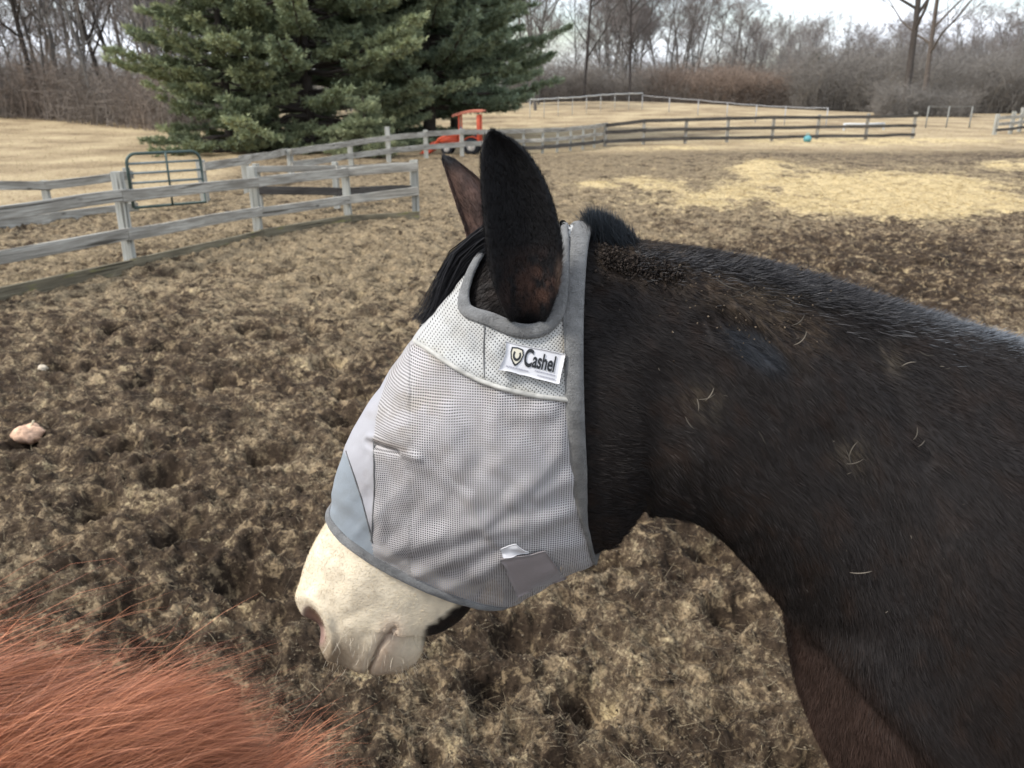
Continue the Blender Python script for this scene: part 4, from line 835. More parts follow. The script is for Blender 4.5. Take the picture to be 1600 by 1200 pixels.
# ------------------------------------------------------------------ fences
def board(name, A, B, hgt, thk, mat, parent, seed=0, wav=.012):
    A, B = np.array(A, float), np.array(B, float); L = np.linalg.norm(B - A); n = max(3, int(L / .25) + 1); d = (B - A) / L; s_ = np.array([-d[1], d[0], 0]); s_ /= np.linalg.norm(s_) + 1e-9; up = np.cross(s_, d) * -1; up = up if up[2] > 0 else -up
    t = np.linspace(0, 1, n); wv = (vn(t * L * .9 + seed * 3.7, 0 * t, 7) - .5) * wav * 2; Pc = A + (B - A) * t[:, None] + up * wv[:, None]
    b = .004; pr = [(-1, -1), (1, -1), (1, 1), (-1, 1)]; ring = []
    for (sx_, sy_) in ((-1, -1), (1, -1), (1, 1), (-1, 1)):
        e = [(sx_ * (thk / 2 - b), sy_ * hgt / 2), (sx_ * thk / 2, sy_ * (hgt / 2 - b))]; ring += e if (sx_ * sy_) > 0 else e[::-1]
    ring = ring[1:] + ring[:1] if False else ring
    th = [math.atan2(q[1], q[0]) for q in ring]; ring = [q for _, q in sorted(zip(th, ring))]; k = len(ring)
    V = np.array([[Pc[i] + s_ * q[0] + up * q[1] for q in ring] for i in range(n)]).reshape(-1, 3); uv = np.array([[t[i] * L + seed * 5.3, q[1] + seed * 1.7 + q[0]] for i in range(n) for q in ring])
    V = np.vstack([V, Pc[:1], Pc[-1:]]); uv = np.vstack([uv, uv[:1], uv[-1:]]); j = np.arange(k); j2 = (j + 1) % k; a = n * k
    Ft = np.concatenate([np.stack([np.full(k, a), j2, j], 1), np.stack([np.full(k, a + 1), (n - 1) * k + j, (n - 1) * k + j2], 1)])
    return part(name, V, [gridF(n, k), Ft], mat, parent, smooth=False, uv=uv)
sd_ = [0]
def fence(name, label, posts, rails, pw=.11, rh=.14, mp=None, mr=None, side=-1, group=None, over=0.12):
    """posts: (base px, base py, top py[, width]); rails: lists of heights (m) per post or None"""
    mp = mp or M['wood_pale']; mr = mr or M['wood']; B = []
    for p in posts:
        g = GT(p[0], p[1]) if len(p) < 5 else np.array([p[3], p[4], terrain(p[3], p[4])]); z = zat(p[0], p[2], g[1]) if len(p) < 5 else g[2] + p[2]; B.append((g, z))
    root = empty(name, tuple(B[0][0]), label=label, cat='fence', group=group); o = B[0][0]
    for k, (g, z) in enumerate(B):
        sd_[0] += 1; w = posts[k][3] if len(posts[k]) == 4 else pw; lean = rng.normal() * .012
        board('post', g - o - [0, 0, .25], np.array([g[0] + lean, g[1], z]) - o, w, w * .9, mp, root, sd_[0], 0)
    for hs_ in rails:
        mat = mr; rr_ = rh
        if isinstance(hs_, tuple): hs_, mat, rr_ = hs_
        for k in range(len(B) - 1):
            if hs_[k] is None or hs_[k + 1] is None: continue
            sd_[0] += 1; a, b = B[k][0], B[k + 1][0]; d = (b - a)[:2]; d /= np.linalg.norm(d); nrm = np.array([-d[1], d[0], 0]); nrm = nrm if nrm[1] * side > 0 else -nrm
            off = nrm * (pw / 2 + .02 + .003 * (k % 2)); e = np.array([d[0], d[1], 0]) * (over * .4)
            board('rail' if hs_[k] > .2 else 'kickboard', a + off + [0, 0, hs_[k]] - o - e, b + off + [0, 0, hs_[k + 1]] - o + e * .9, rr_, .035 + .002 * (k % 3), mat, root, sd_[0])
    return root
def hh(px, pyb, py):                              # height above ground of a pixel over a base pixel
    g = GT(px, pyb); return zat(px, py, g[1]) - g[2]
# paddock fence nearest the camera
P1 = [(205, 418, 268), (405, 370, 260), (545, 345, 262), (650, 341, 250)]
g1, g2 = GT(205, 418), GT(405, 370); pe = g1 + (g1 - g2) * 1.0
P1 = [(0, 0, 1.0, pe[0] - .1, pe[1])] + P1
top = [hh(205, 418, 306), hh(205, 418, 306), hh(403, 370, 285), hh(545, 345, 268), hh(650, 341, 260)]
low = [hh(205, 418, 364), hh(205, 418, 364), hh(403, 370, 331), hh(545, 345, 311), hh(650, 341, 297)]
fence('board_fence', 'grey two-board fence of the small pen at the left, nearest the camera', P1, [top, low, ([.035, .03, .03, .03, .03], M['wood_moss'], .14)], .10, .120)
fence('board_fence', 'weathered fence piece behind the nearest pen, joined at its short inner corner', [(408, 338, 256), (527, 330, 253), (646, 306, 251)], [[hh(408, 338, 264), hh(527, 330, 262), hh(646, 306, 258)], ([hh(408, 338, 296), hh(527, 330, 299), hh(646, 306, 294)], M['wood_dark'], .12)], .09, .09)
g1, g2 = GT(80, 346), GT(200, 330); pe = g1 + (g1 - g2) * 1.6
fence('board_fence', 'low fence on the far left leading up to the green tube gate', [(0, 0, .85, pe[0], pe[1]), (80, 346, 282), (208, 330, 262)], [[.72, hh(80, 346, 290), hh(208, 330, 272)], ([.06, .06, .06], M['wood'], .15)], .09, .12)
fence('board_fence', 'long grey fence climbing past the pines towards the tractor', [(322, 318, 250), (388, 303, 254), (455, 272, 233), (549, 258, 221), (608, 254, 198), (666, 248, 203), (722, 245, 201), (770, 243, 201)],
      [[hh(322, 318, 259), hh(388, 303, 250), hh(455, 272, 238), hh(549, 258, 223), hh(608, 254, 215), hh(666, 248, 209), hh(722, 245, 206), hh(770, 243, 206)], [None, None, hh(455, 272, 257), hh(549, 258, 243), hh(608, 254, 235), hh(666, 248, 229), hh(722, 245, 225), hh(770, 243, 224)]], .12, .14)
fence('board_fence', 'closely posted grey fence behind the tip of the near ear', [(770, 243, 201), (818, 240, 205), (847, 240, 204), (870, 238, 204), (891, 236, 203), (910, 234, 202), (928, 231, 201), (945, 228, 193)],
      [[hh(770, 243, 207), hh(818, 240, 205), hh(847, 240, 204), hh(870, 238, 203), hh(891, 236, 201), hh(910, 234, 199), hh(928, 231, 197), hh(945, 228, 195)],
       ([hh(770, 243, 222), hh(818, 240, 220), hh(847, 240, 219), hh(870, 238, 217), hh(891, 236, 215), hh(910, 234, 213), hh(928, 231, 210), hh(945, 228, 208)], M['wood'], .11),
       ([hh(770, 243, 233), hh(818, 240, 231), hh(847, 240, 230), hh(870, 238, 228), hh(891, 236, 226), hh(910, 234, 224), hh(928, 231, 222), hh(945, 228, 219)], M['wood_dark'], .11)], .085, .13)
xs = [945, 1005, 1070, 1135, 1205, 1275, 1352, 1425]; bs = [229, 226, 225, 223, 221, 219, 219, 217]; tp = [194, 186, 184, 182, 181, 179, 177, 175]
r1 = [196, 189, 187, 185, 183.5, 183, 182.5, 181]; r2 = [207, 203.5, 202, 200.5, 199.5, 198.5, 197.5, 196]; r3 = [221, 218, 216.5, 215, 214, 213, 212, 210]
fence('board_fence', 'dark three-board fence running across the far side of the paddock', list(zip(xs, bs, tp)), [[hh(x, b, r) for x, b, r in zip(xs, bs, rr2)] for rr2 in (r1, r2, r3)], .11, .12, mp=M['wood'], mr=M['wood_dark'])
fence('board_fence', 'grey fence corner with pale boards at the right edge of the picture', [(1553, 211, 178), (1578, 209, 174), (1592, 206, 168), (1640, 206, 168)], [[hh(1553, 211, 184)] * 4, [hh(1553, 211, 194)] * 4, ([hh(1553, 211, 203)] * 4, M['wood_dark'], .12)], .15, .14)
# far white rail on the rise, then slender posts down to the right
def rail_line(label, pts, h, mat, wm, rw, rails=(1.0,), col=(.6, .6, .58)):
    Bp = [GT(x, y) for x, y in pts]; root = empty('rail_fence', tuple(Bp[0]), label=label, cat='fence'); o = Bp[0]
    for g in Bp:
        mb = MB(); add_tube(mb, [g - o - [0, 0, .2], g - o + [0, 0, h]], wm / 2, 6, col); mb.build('post', mat, root)
    for f in rails:
        for a, b in zip(Bp[:-1], Bp[1:]):
            mb = MB(); add_tube(mb, [a - o + [0, 0, h * f], (a + b) / 2 - o + [0, 0, h * f - .03], b - o + [0, 0, h * f]], rw / 2, 6, col); mb.build('rail', mat, root)
rail_line('thin white-topped rail fence over the grassy rise behind the paddock', [(x, y) for x, y in ((828, 185), (850, 184), (872, 182), (894, 181), (916, 178), (938, 175), (960, 173), (982, 172), (1003, 171))], 1.15, M['plain'], .04, .09, (1.0,), (.42, .42, .40))
rail_line('thin wire fence dropping from the rise towards the far thicket', [(1003, 171), (1045, 176), (1090, 181), (1135, 187), (1180, 192), (1225, 196), (1290, 199)], 1.0, M['plain'], .06, .045, (1.0,), (.36, .36, .36))
rail_line('four pale slim posts with a thin top rail beyond the far fence', [(1446, 200), (1478, 200), (1514, 200)], 1.1, M['plain'], .08, .025, (1.0,), (.22, .22, .20))
rail_line('low white cavalletti rails lying beyond the far dark fence', [(1318, 204), (1380, 203)], .35, M['plain'], .1, .1, (.9,), (.6, .62, .62))
# green tubular gate
ga, gb = GT(210, 333), GT(322, 322); gw = np.linalg.norm((gb - ga)[:2]); gr = empty('tube_gate', tuple(ga + [0, 0, .02]), math.atan2((gb - ga)[1], (gb - ga)[0]), label='green tubular steel gate with rounded top corners, standing beside the pen', cat='gate')
gh = hh(210, 333, 243); GC = (.055, .085, .075)
mb = MB(); rc = .14; Pp = [[0, 0, .06], [0, 0, gh - rc]] + [[rc - rc * math.cos(t), 0, gh - rc + rc * math.sin(t)] for t in np.linspace(.2, 1.57, 6)] + [[gw - rc + rc * math.sin(t), 0, gh - rc + rc * math.cos(t)] for t in np.linspace(0, 1.4, 6)] + [[gw, 0, gh - rc], [gw, 0, .06], [0.01, 0, .06]]
add_tube(mb, Pp, .024, 8, GC); mb.build('frame', M['metal'], gr)
for f in (.28, .46, .64, .82):
    mb = MB(); add_tube(mb, [[0.01, 0, .06 + (gh - .06) * f], [gw - .01, 0, .06 + (gh - .06) * f]], .018, 8, (.19, .23, .23)); mb.build('bar', M['metal'], gr)
mb = MB(); add_tube(mb, [[gw * .52, -.03, .06], [gw * .52, -.03, gh]], .018, 8, GC); mb.build('brace', M['metal'], gr)

# ------------------------------------------------------------------ tractor
tg = GT(729, 243); tr = empty('tractor', (tg[0], tg[1] + .9, terrain(tg[0], tg[1] + .9) - .02), rad(-6), .60, label='small orange tractor with a canopy and front loader parked under the pines', cat='tractor')
OR, OR2, DK, GRY = (.68, .11, .05), (.66, .22, .14), (.02, .022, .026), (.25, .26, .28)
def wheel(x, y, r, w):
    mb = MB(); n = 28; prof = [(-w / 2, r * .55), (-w / 2, r * .9), (-w / 2 * .7, r), (w / 2 * .7, r), (w / 2, r * .9), (w / 2, r * .55)]; th = np.arange(n) * 2 * math.pi / n
    V = np.array([[x + q[1] * (1 + .03 * (i % 2) * (q[1] > r * .95)) * math.cos(t), y + q[0], r + q[1] * (1 + .03 * (i % 2) * (q[1] > r * .95)) * math.sin(t)] for q in prof for i, t in enumerate(th)]); mb.add(V, gridF(len(prof), n), DK); o = mb.build('wheel', M['rubber'], tr)
    mb = MB(); prof = [(-w / 2 * .8, r * .08), (-w / 2 * .6, r * .2), (-w / 2 * .75, r * .56), (w / 2 * .75, r * .56), (w / 2 * .6, r * .2), (w / 2 * .8, r * .08)]
    V = np.array([[x + q[1] * math.cos(t), y + q[0], r + q[1] * math.sin(t)] for q in prof for t in th]); mb.add(V, gridF(len(prof), n), (.7, .66, .6)); mb.build('rim', M['plain'], o)
for y in (-.48, .48): wheel(.25, y, .42, .24); wheel(-1.05, y * .9, .29, .17)
mb = MB(); box(mb, (-.95, 0, .72), (1.0, .46, .38), OR, 0, .08); box(mb, (-.95, 0, .50), (1.0, .34, .16), DK, 0, .02); mb.build('hood', M['plain'], tr)
mb = MB(); box(mb, (.1, 0, .5), (1.1, .5, .12), DK, 0, .02); mb.build('chassis', M['plain'], tr)
mb = MB(); box(mb, (.28, 0, .74), (.42, .60, .14), (.05, .07, .10), 0, .05); box(mb, (.48, 0, 1.02), (.14, .60, .52), (.05, .07, .10), 0, .05); mb.build('seat', M['rubber'], tr)
for y in (-.46, .46):
    mb = MB(); th = np.linspace(.1, 2.6, 12); V = np.array([[.25 + .52 * math.cos(t), y + s_, .42 + .50 * math.sin(t)] for t in th for s_ in (-.14, .14)]); V = np.vstack([V, V - [0, 0, .03]]); F1 = gridF(12, 2, False); mb.add(V, np.vstack([F1, F1[:, ::-1] + 24, [[2 * i, 2 * i + 2, 2 * i + 26, 2 * i + 24] for i in range(11)], [[2 * i + 1, 2 * i + 25, 2 * i + 27, 2 * i + 3] for i in range(11)]]), OR); mb.build('fender', M['plain'], tr)
for (x, y, c) in ((-.38, -.42, OR), (-.38, .42, OR), (.62, -.42, OR), (.62, .42, OR)):
    mb = MB(); box(mb, (x, y, 1.24), (.07 if x < 0 else .16, .08, 1.5), c, 0, .01); mb.build('canopy_post', M['plain'], tr)
mb = MB(); th = np.linspace(0, 1, 9); V = np.array([[-.72 + 1.6 * t, s_ * .58, 1.99 + .09 * math.sin(t * 3.1) + .24 * t - (.05 if abs(s_) == 1 else 0)] for t in th for s_ in (-1, -.8, 0, .8, 1)]); V = np.vstack([V, V - [0, 0, .07]]); F1 = gridF(9, 5, False); ed = [(i, i + 1) for i in range(4)] + [(5 * i + 4, 5 * i + 9) for i in range(8)] + [(44 - i, 43 - i) for i in range(4)] + [(40 - 5 * i, 35 - 5 * i) for i in range(8)]
mb.add(V, np.vstack([F1, F1[:, ::-1] + 45, [[a, b, b + 45, a + 45] for a, b in ed]]), OR2); mb.build('canopy', M['plain'], tr)
mb = MB(); box(mb, (-.40, 0, 1.0), (.05, .7, .8), (.16, .20, .25), 0, .02); mb.build('windscreen', M['plain'], tr)
mb = MB(); add_tube(mb, [[-.45, 0, .95], [-.2, 0, 1.1]], .02, 8, DK); th = np.linspace(0, 2 * math.pi, 18); add_tube(mb, [[-.2 + .10 * math.cos(t) * .4, .17 * math.sin(t), 1.1 + .16 * math.cos(t)] for t in th], .014, 6, DK); mb.build('steering_wheel', M['rubber'], tr)
for y in (-.36, .36):
    mb = MB(); add_tube(mb, [[-.45, y, .95], [-1.0, y, .98], [-1.45, y, .80], [-1.85, y, .30]], .055, 8, OR); mb.build('loader_arm', M['plain'], tr)
mb = MB(); pr = [(-1.80, .62), (-1.78, .34), (-1.86, .14), (-2.02, .06), (-2.45, .05), (-2.45, .08), (-2.04, .10), (-1.92, .18), (-1.85, .35), (-1.86, .62)]
V = np.array([[a, y, b] for y in (-.62, -.58, .58, .62) for a, b in pr]); mb.add(V, gridF(4, len(pr)), OR); 
for y in (-.60, .60): V = np.array([[-1.80, y, .62], [-1.80, y, .2], [-2.0, y, .06], [-2.45, y, .06], [-1.83, y, .62]]); V = np.vstack([V, V + [0, .025, 0], [V.mean(0)], [V.mean(0) + [0, .025, 0]]]); mb.add(V, np.array([[i, (i + 1) % 5, 10] for i in range(5)] + [[5 + (i + 1) % 5, 5 + i, 11] for i in range(5)]), OR)
mb.build('bucket', M['plain'], tr)

# ------------------------------------------------------------------ small things on the ground
g = GT(46, 682); pk = MB(); n, m2 = 26, 56; V = []
for i in range(n):
    t = math.pi * i / (n - 1)
    for j in range(m2):
        a = 2 * math.pi * j / m2; r = math.sin(t) * (1 + .10 * abs(math.sin(a * 4.5)) ** .6 - .04) * (1 - .28 * math.exp(-((a - 5.3) / .35) ** 2)); V.append([r * math.cos(a) * 1.25, r * math.sin(a), (math.cos(t) - .28 * math.exp(-(t / .35) ** 2)) * .9])
V = np.array(V); V += .05 * (fbm(V[:, 0] * 3 + 5, V[:, 2] * 3 + V[:, 1] * 2, 3, 151) - .5)[:, None]; k = fbm(V[:, 0] * 3, V[:, 2] * 4 + V[:, 1] * 3, 4, 152)[:, None]
pump = empty('pumpkin', (g[0], g[1], float(gz(g[0], g[1])) + .045), .4, label='small weathered pale orange pumpkin lying in the mud at the left', cat='pumpkin')
V = V * (.75 + .6 * fbm(V[:, :1] * 1.3 + 2, V[:, 2:] * 1.3 + V[:, 1:2], 3, 155)); part('rind', V * .056, gridF(n, m2), M['crumb'], pump, col=np.array([.66, .43, .30]) * (.6 + .7 * k) + np.array([.1, .07, .04]) * (k > .55)); mb = MB(); add_tube(mb, [[.01, 0, .028], [.02, 0, .045], [.035, .004, .07]], [.007, .005, .006], 8, (.5, .42, .28)); mb.build('stem', M['straw'], pump)
def rock(label, px, py, s, col, seed):
    g = GT(px, py); V, Fc = [], None; n, m_ = 14, 22
    th = np.linspace(0, math.pi, n)[:, None]; ph = (np.arange(m_) * 2 * math.pi / m_)[None]; r = .8 + .6 * (fbm(3 + 1.6 * np.sin(th) * np.cos(ph) + seed, 3 + 1.6 * np.sin(th) * np.sin(ph) + 1.5 * np.cos(th), 3, seed))
    V = np.stack([r * np.sin(th) * np.cos(ph), r * np.sin(th) * np.sin(ph) * .8, r * np.cos(th) * .7 + 0 * ph], -1).reshape(-1, 3) * s; c = np.array(col) * (.7 + .6 * fbm(V[:, 0] / s * 2, V[:, 2] / s * 3, 3, seed)[:, None])
    o = part('stone', V, gridF(n, m_), M['crumb'], None, col=c); o.location = (g[0], g[1], float(gz(g[0], g[1])) + s * .3); return tag(o, label, 'stone')
rock('pale rounded stone in the mud left of the fly mask', 526, 660, .032, (.38, .36, .33), 3)
rock('small cream stone on a straw patch at the far left', 66, 575, .03, (.55, .47, .36), 5)
#rock('tiny pale stone near the reddish mane, below the dark hollow', 228, 1024, .012, (.6, .52, .42), 9)
g = GT(1261, 223); bl = MB(); n, m_ = 18, 30; th = np.linspace(0, math.pi, n)[:, None]; ph = (np.arange(m_) * 2 * math.pi / m_)[None]; r = 1 + .03 * np.sin(th * 9)
V = np.stack([r * np.sin(th) * np.cos(ph), r * np.sin(th) * np.sin(ph), r * np.cos(th) * .92 + 0 * ph], -1).reshape(-1, 3) * .15
ball = part('ball', V, gridF(n, m_), M['plain'], None, col=(.10, .30, .33)); ball.location = (g[0], g[1], terrain(g[0], g[1]) + .13); tag(ball, 'turquoise horse ball lying by the far dark fence', 'ball')
mb = MB(); hd = MB(); add_tube(hd, [[-.05, 0, .14], [-.05, 0, .19], [0, 0, .21], [.05, 0, .19], [.05, 0, .14]], .014, 8, (.16, .42, .42)); hd.build('handle', M['plain'], ball)

# ------------------------------------------------------------------ bare woodland trees
def tubes(P0, P1, R0, R1, sides, col):
    P0, P1 = np.asarray(P0, float), np.asarray(P1, float); n = len(P0); d = P1 - P0; d /= np.linalg.norm(d, axis=1, keepdims=True) + 1e-9
    a = np.cross(d, np.where(np.abs(d[:, 2:3]) < .9, [[0, 0, 1.]], [[1., 0, 0]])); a /= np.linalg.norm(a, axis=1, keepdims=True); b = np.cross(d, a); th = np.arange(sides) * 2 * math.pi / sides
    c, s_ = np.cos(th)[None, :, None], np.sin(th)[None, :, None]; o = c * a[:, None] + s_ * b[:, None]
    V = np.concatenate([P0[:, None] + o * np.asarray(R0)[:, None, None], P1[:, None] + o * np.asarray(R1)[:, None, None]], 1).reshape(-1, 3)
    j = np.arange(sides); j2 = (j + 1) % sides; f = np.stack([j, j2, j2 + sides, j + sides], 1); F_ = ((np.arange(n) * 2 * sides)[:, None, None] + f[None]).reshape(-1, 4)
    return V, F_, np.repeat(np.broadcast_to(col, (n, 3)), 2 * sides, 0)
def bare_tree(seed, H=12., w0=.10, twigs=1.0, r0=.16):
    R_ = random.Random(seed); seg = {0: [], 1: [], 2: []}
    def grow(p, d, L, r, lev):
        n = 6 if lev == 0 else 4; pts = [p]; rs = [r]; dd = Vector(d)
        for i in range(n):
            w = w0 if lev == 0 else .22
            dd = (dd + Vector((R_.gauss(0, w), R_.gauss(0, w), R_.gauss(0, w * .5) + (.10 if lev else .05)))).normalized(); q = pts[-1] + dd * (L / n); rs.append(r * (1 - .72 * (i + 1) / n)); pts.append(q)
            seg[0 if lev <= 1 else 1 if lev == 2 else 2].append((tuple(pts[-2]), tuple(q), rs[-2], rs[-1]))
        if lev >= 4: return
        nb = {0: int(13), 1: 6, 2: 5, 3: int(4 * twigs)}[lev]
        for k in range(nb):
            t = R_.uniform(.25 if lev == 0 else .2, 1); i = min(int(t * n), n - 1); f = t * n - i; q = pts[i].lerp(pts[i + 1], f)
            ax = Vector((R_.gauss(0, 1), R_.gauss(0, 1), R_.gauss(0, .35))).normalized(); base = (pts[i + 1] - pts[i]).normalized(); sp_k = R_.uniform(.5, 1.0) if lev else R_.uniform(.45, .9)
            nd_ = (base * (1 - sp_k * .55) + ax * sp_k).normalized(); nd_.z += .25 if lev < 2 else .1; nd_.normalize()
            Lk = L * (R_.uniform(.30, .5) if lev == 0 else R_.uniform(.35, .6)) * (1.15 - .5 * t)
            grow(q, nd_, Lk, max(rs[i] * .5, .006), lev + 1)
    grow(Vector((0, 0, -.2)), Vector((R_.gauss(0, .05), R_.gauss(0, .05), 1)), H, r0, 0)
    return seg
protos = []
for k in range(7):
    s_ = bare_tree(100 + k, 12.5, .06, r0=.10 + .02 * (k % 3)); base = np.array([(.195, .183, .168), (.15, .138, .126), (.23, .218, .20)][k % 3])
    a = s_[0]; V, Fq, Cc = tubes([q[0] for q in a], [q[1] for q in a], [q[2] for q in a], [q[3] for q in a], 6, base * .8); me1 = raw('trunk', V, Fq, M['bark'], col=Cc)
    mb = MB()
    for lev, sd in ((1, 3), (2, 3)):
        a = s_[lev]; 
        if not a: continue
        V, Fq, Cc = tubes([q[0] for q in a], [q[1] for q in a], [max(q[2], .010) for q in a], [max(q[3], .007) for q in a], sd, base * np.array([1.12, 1.05, 1.05])); mb.add(V, Fq, Cc)
    me2 = raw('crown', np.concatenate(mb.V), [np.concatenate(f) for f in mb.F.values()], M['twig'], col=np.concatenate(mb.c)); protos.append((me1, me2))
tidx = [0]
def woodtree(x, y, s, label, group, wide=1.):
    k = tidx[0] % len(protos); tidx[0] += 1; r = empty('bare_tree', (x, y, terrain(x, y) - .1), rng.uniform(0, 6.28), s, label=label, cat='tree', group=group); r.scale = (s * wide, s * wide, s)
    for nm, me in zip(('trunk', 'crown'), protos[k]): mobj(nm, me, r)
LG = 'bare grey trees of the wood at the left'; RG = 'bare grey trees of the wood across the back'
def at_px(px, dist): r = ray(px, 150); r = r / r[1]; return r[0] * dist, dist
for k in range(62):
    px_ = rng.uniform(-190, 330); d = rng.uniform(49, 84) if k > 16 else rng.uniform(46, 54); x, y = at_px(px_, d); woodtree(x, y, rng.uniform(.75, 1.25), 'bare grey tree among those of the wood behind the left field', LG)
for k in range(44):
    px_ = rng.uniform(300, 860); d = rng.uniform(62, 90); x, y = at_px(px_, d); woodtree(x, y, rng.uniform(.9, 1.2), 'bare grey tree of the wood behind the big pines', 'bare trees behind the pines')
for k in range(118):
    px_ = 840 + 830 * rng.random(); d = rng.uniform(96, 138); hmax = np.interp(px_, [840, 950, 1080, 1180, 1280, 1400, 1500, 1640], [15, 15, 14.5, 9.0, 8.3, 8.4, 9.2, 11.5]) * d / 112; x, y = at_px(px_, d)
    woodtree(x, y, max(.4, (hmax + 1.5 - terrain(x, y)) / 12.8 * rng.uniform(.82, 1.03)), 'bare grey tree among those of the wood across the back right', RG, 1.1)
# a few that stand out
def bigtree(px_, py_, dist, H, r0, seed, label, col, lean=(0, 0), scale_b=1., burls=False):
    x, y = at_px(px_, dist); root = empty('bare_tree', (x, y, terrain(x, y) - .1), 0, 1, label=label, cat='tree')
    s_ = bare_tree(seed, H, .035, r0=r0, twigs=.8); a = s_[0]; V, Fq, Cc = tubes([q[0] for q in a], [q[1] for q in a], [q[2] for q in a], [q[3] for q in a], 9, np.array(col))
    V[:, 0] += lean[0] * V[:, 2]; Vn = V.copy()
    if burls: 
        k = 1 + .5 * (fbm(V[:, 2] * 2.2, np.arctan2(V[:, 1], V[:, 0]) * 1.2, 3, seed) - .4) * (np.hypot(V[:, 0] - lean[0] * V[:, 2], V[:, 1]) < r0 * 1.6); Vn[:, 0] = lean[0] * V[:, 2] + (V[:, 0] - lean[0] * V[:, 2]) * k; Vn[:, 1] *= k
    part('trunk', Vn, Fq, M['bark'], root, col=Cc); mb = MB()
    for lev in (1, 2):
        a = s_[lev]; V, Fq, Cc = tubes([q[0] for q in a], [q[1] for q in a], [max(q[2], .012) for q in a], [max(q[3], .008) for q in a], 3, np.array(col) * 1.1); V[:, 0] += lean[0] * V[:, 2]; mb.add(V, Fq, Cc)
    mb.build('crown', M['twig'], root)
bigtree(1416, 190, 70, 21, .30, 11, 'thick knobbly bare trunk rising highest at the right, left of its forked neighbour', (.075, .064, .056), (0.01, 0), burls=True)
bigtree(1446, 190, 74, 19, .24, 12, 'tall bare forked tree just right of the thick knobbly trunk', (.12, .10, .085), (.03, 0))
bigtree(985, 170, 92, 15, .17, 13, 'tall slim bare tree above the grassy rise', (.07, .06, .055), (-.02, 0)); bigtree(912, 170, 90, 16, .18, 14, 'dark bare tree standing first to the right of the pines', (.06, .052, .048), (.02, 0))
bigtree(62, 170, 50, 16, .16, 15, 'dark leaning bare tree at the edge of the left wood', (.06, .052, .046), (-.10, 0)); bigtree(170, 190, 50, 15, .14, 17, 'dark upright bare tree at the field corner left of the pines', (.06, .052, .046), (-.06, 0))

# ------------------------------------------------------------------ thickets (nobody could count their stems)
def thicket(name, label, n, pxr, dr, hr, colf, w=.02, xyf=None, droop=.5):
    pxs = rng.uniform(*pxr, n); d = rng.uniform(*dr, n); 
    if xyf is not None: d = d + xyf(pxs)
    r = np.stack([(pxs - 800) / FPX / (cp + 450 / FPX * sp), 0 * pxs + 1], 1); x, y = r[:, 0] * d, r[:, 1] * d
    cl = fbm(x / 3.0, y / 6.0, 3, 161); hgt = rng.uniform(*hr, n) * (.35 + 1.2 * cl); z = terrain(x, y); P0, P1, R0, R1, Cc = [], [], [], [], []
    base = np.stack([x, y, z], 1); az = rng.uniform(0, 6.28, n); out = np.stack([np.cos(az), np.sin(az), 0 * az], 1) * rng.uniform(.15, .6, (n, 1)); c = colf(pxs, cl) * rng.uniform(.6, 1.35, (n, 1)); prev = base
    for k in range(1, 4):
        t = k / 3; q = base + np.stack([0 * x, 0 * x, hgt * (t - droop * .35 * t * t)], 1) + out * (hgt * t ** 1.5)[:, None] + rng.normal(size=(n, 3)) * .06; P0.append(prev); P1.append(q); R0.append(np.full(n, w * (1.1 - .3 * k))); R1.append(np.full(n, w * (.8 - .22 * k) + .004)); Cc.append(c); 
        for _ in range(3):
            s0 = prev + (q - prev) * rng.random((n, 1)); e = s0 + (rng.normal(size=(n, 3)) * [1, 1, .6] + [0, 0, .45]) * (hgt * .20)[:, None]; P0.append(s0); P1.append(e); R0.append(np.full(n, w * .45)); R1.append(np.full(n, w * .22)); Cc.append(c * 1.1)
            e2 = s0 + (e - s0) * .5; P0.append(e2); P1.append(e2 + rng.normal(size=(n, 3)) * (hgt * .10)[:, None]); R0.append(np.full(n, w * .3)); R1.append(np.full(n, w * .18)); Cc.append(c * 1.2)
        prev = q
    V, Fq, C_ = tubes(np.concatenate(P0), np.concatenate(P1), np.concatenate(R0), np.concatenate(R1), 3, np.concatenate(Cc))
    return tag(part(name, V, Fq, M['twig'], None, col=C_), label, 'thicket', kind='stuff')
G1, G2, RD = np.array([.185, .170, .152]), np.array([.11, .10, .09]), np.array([.25, .192, .152])
thicket('brush', 'grey-brown brush at the foot of the left wood', 2600, (-200, 420), (47, 62), (1.6, 4.2), lambda p, c: G1 * 1.15 * (1 - c[:, None]) + RD * .8 * c[:, None], .024, lambda p: np.interp(p, [-200, 60, 250, 420], [3, 0, -7, 0]))
thicket('brush', 'dark hedge of brush along the far side of the rise', 2600, (820, 1680), (88, 100), (1.0, 3.0), lambda p, c: G2 * .8 + 0 * c[:, None] + RD * .15, .03)
thicket('brush', 'reddish bare bushes in the middle of the far edge of the field', 3000, (1015, 1275), (92, 104), (2.6, 5.2), lambda p, c: RD * (.75 + .5 * c[:, None]), .03, lambda p: np.interp(p, [1015, 1150, 1275], [0, -3, 2]))
thicket('brush', 'tall grey thicket at the foot of the back right wood', 3800, (1240, 1680), (86, 104), (3.0, 6.6), lambda p, c: G1 * (.7 + .6 * c[:, None]), .032)
thicket('brush', 'low tangled brush round the feet of the two tallest trunks at the right', 900, (1370, 1520), (64, 73), (1.0, 3.2), lambda p, c: G1 * (.75 + .4 * c[:, None]), .024)
thicket('brush', 'grey brush between the pines and the rise', 1600, (800, 1040), (92, 104), (2.2, 5.5), lambda p, c: G1 * (.7 + .5 * c[:, None]) + RD * .15, .03)
thicket('far_wood', 'dense twiggy depths of the far wood', 6500, (-240, 1720), (104, 150), (3.0, 7.5), lambda p, c: np.array([.195, .188, .175]) * (.8 + .4 * c[:, None]), .040, droop=.1)

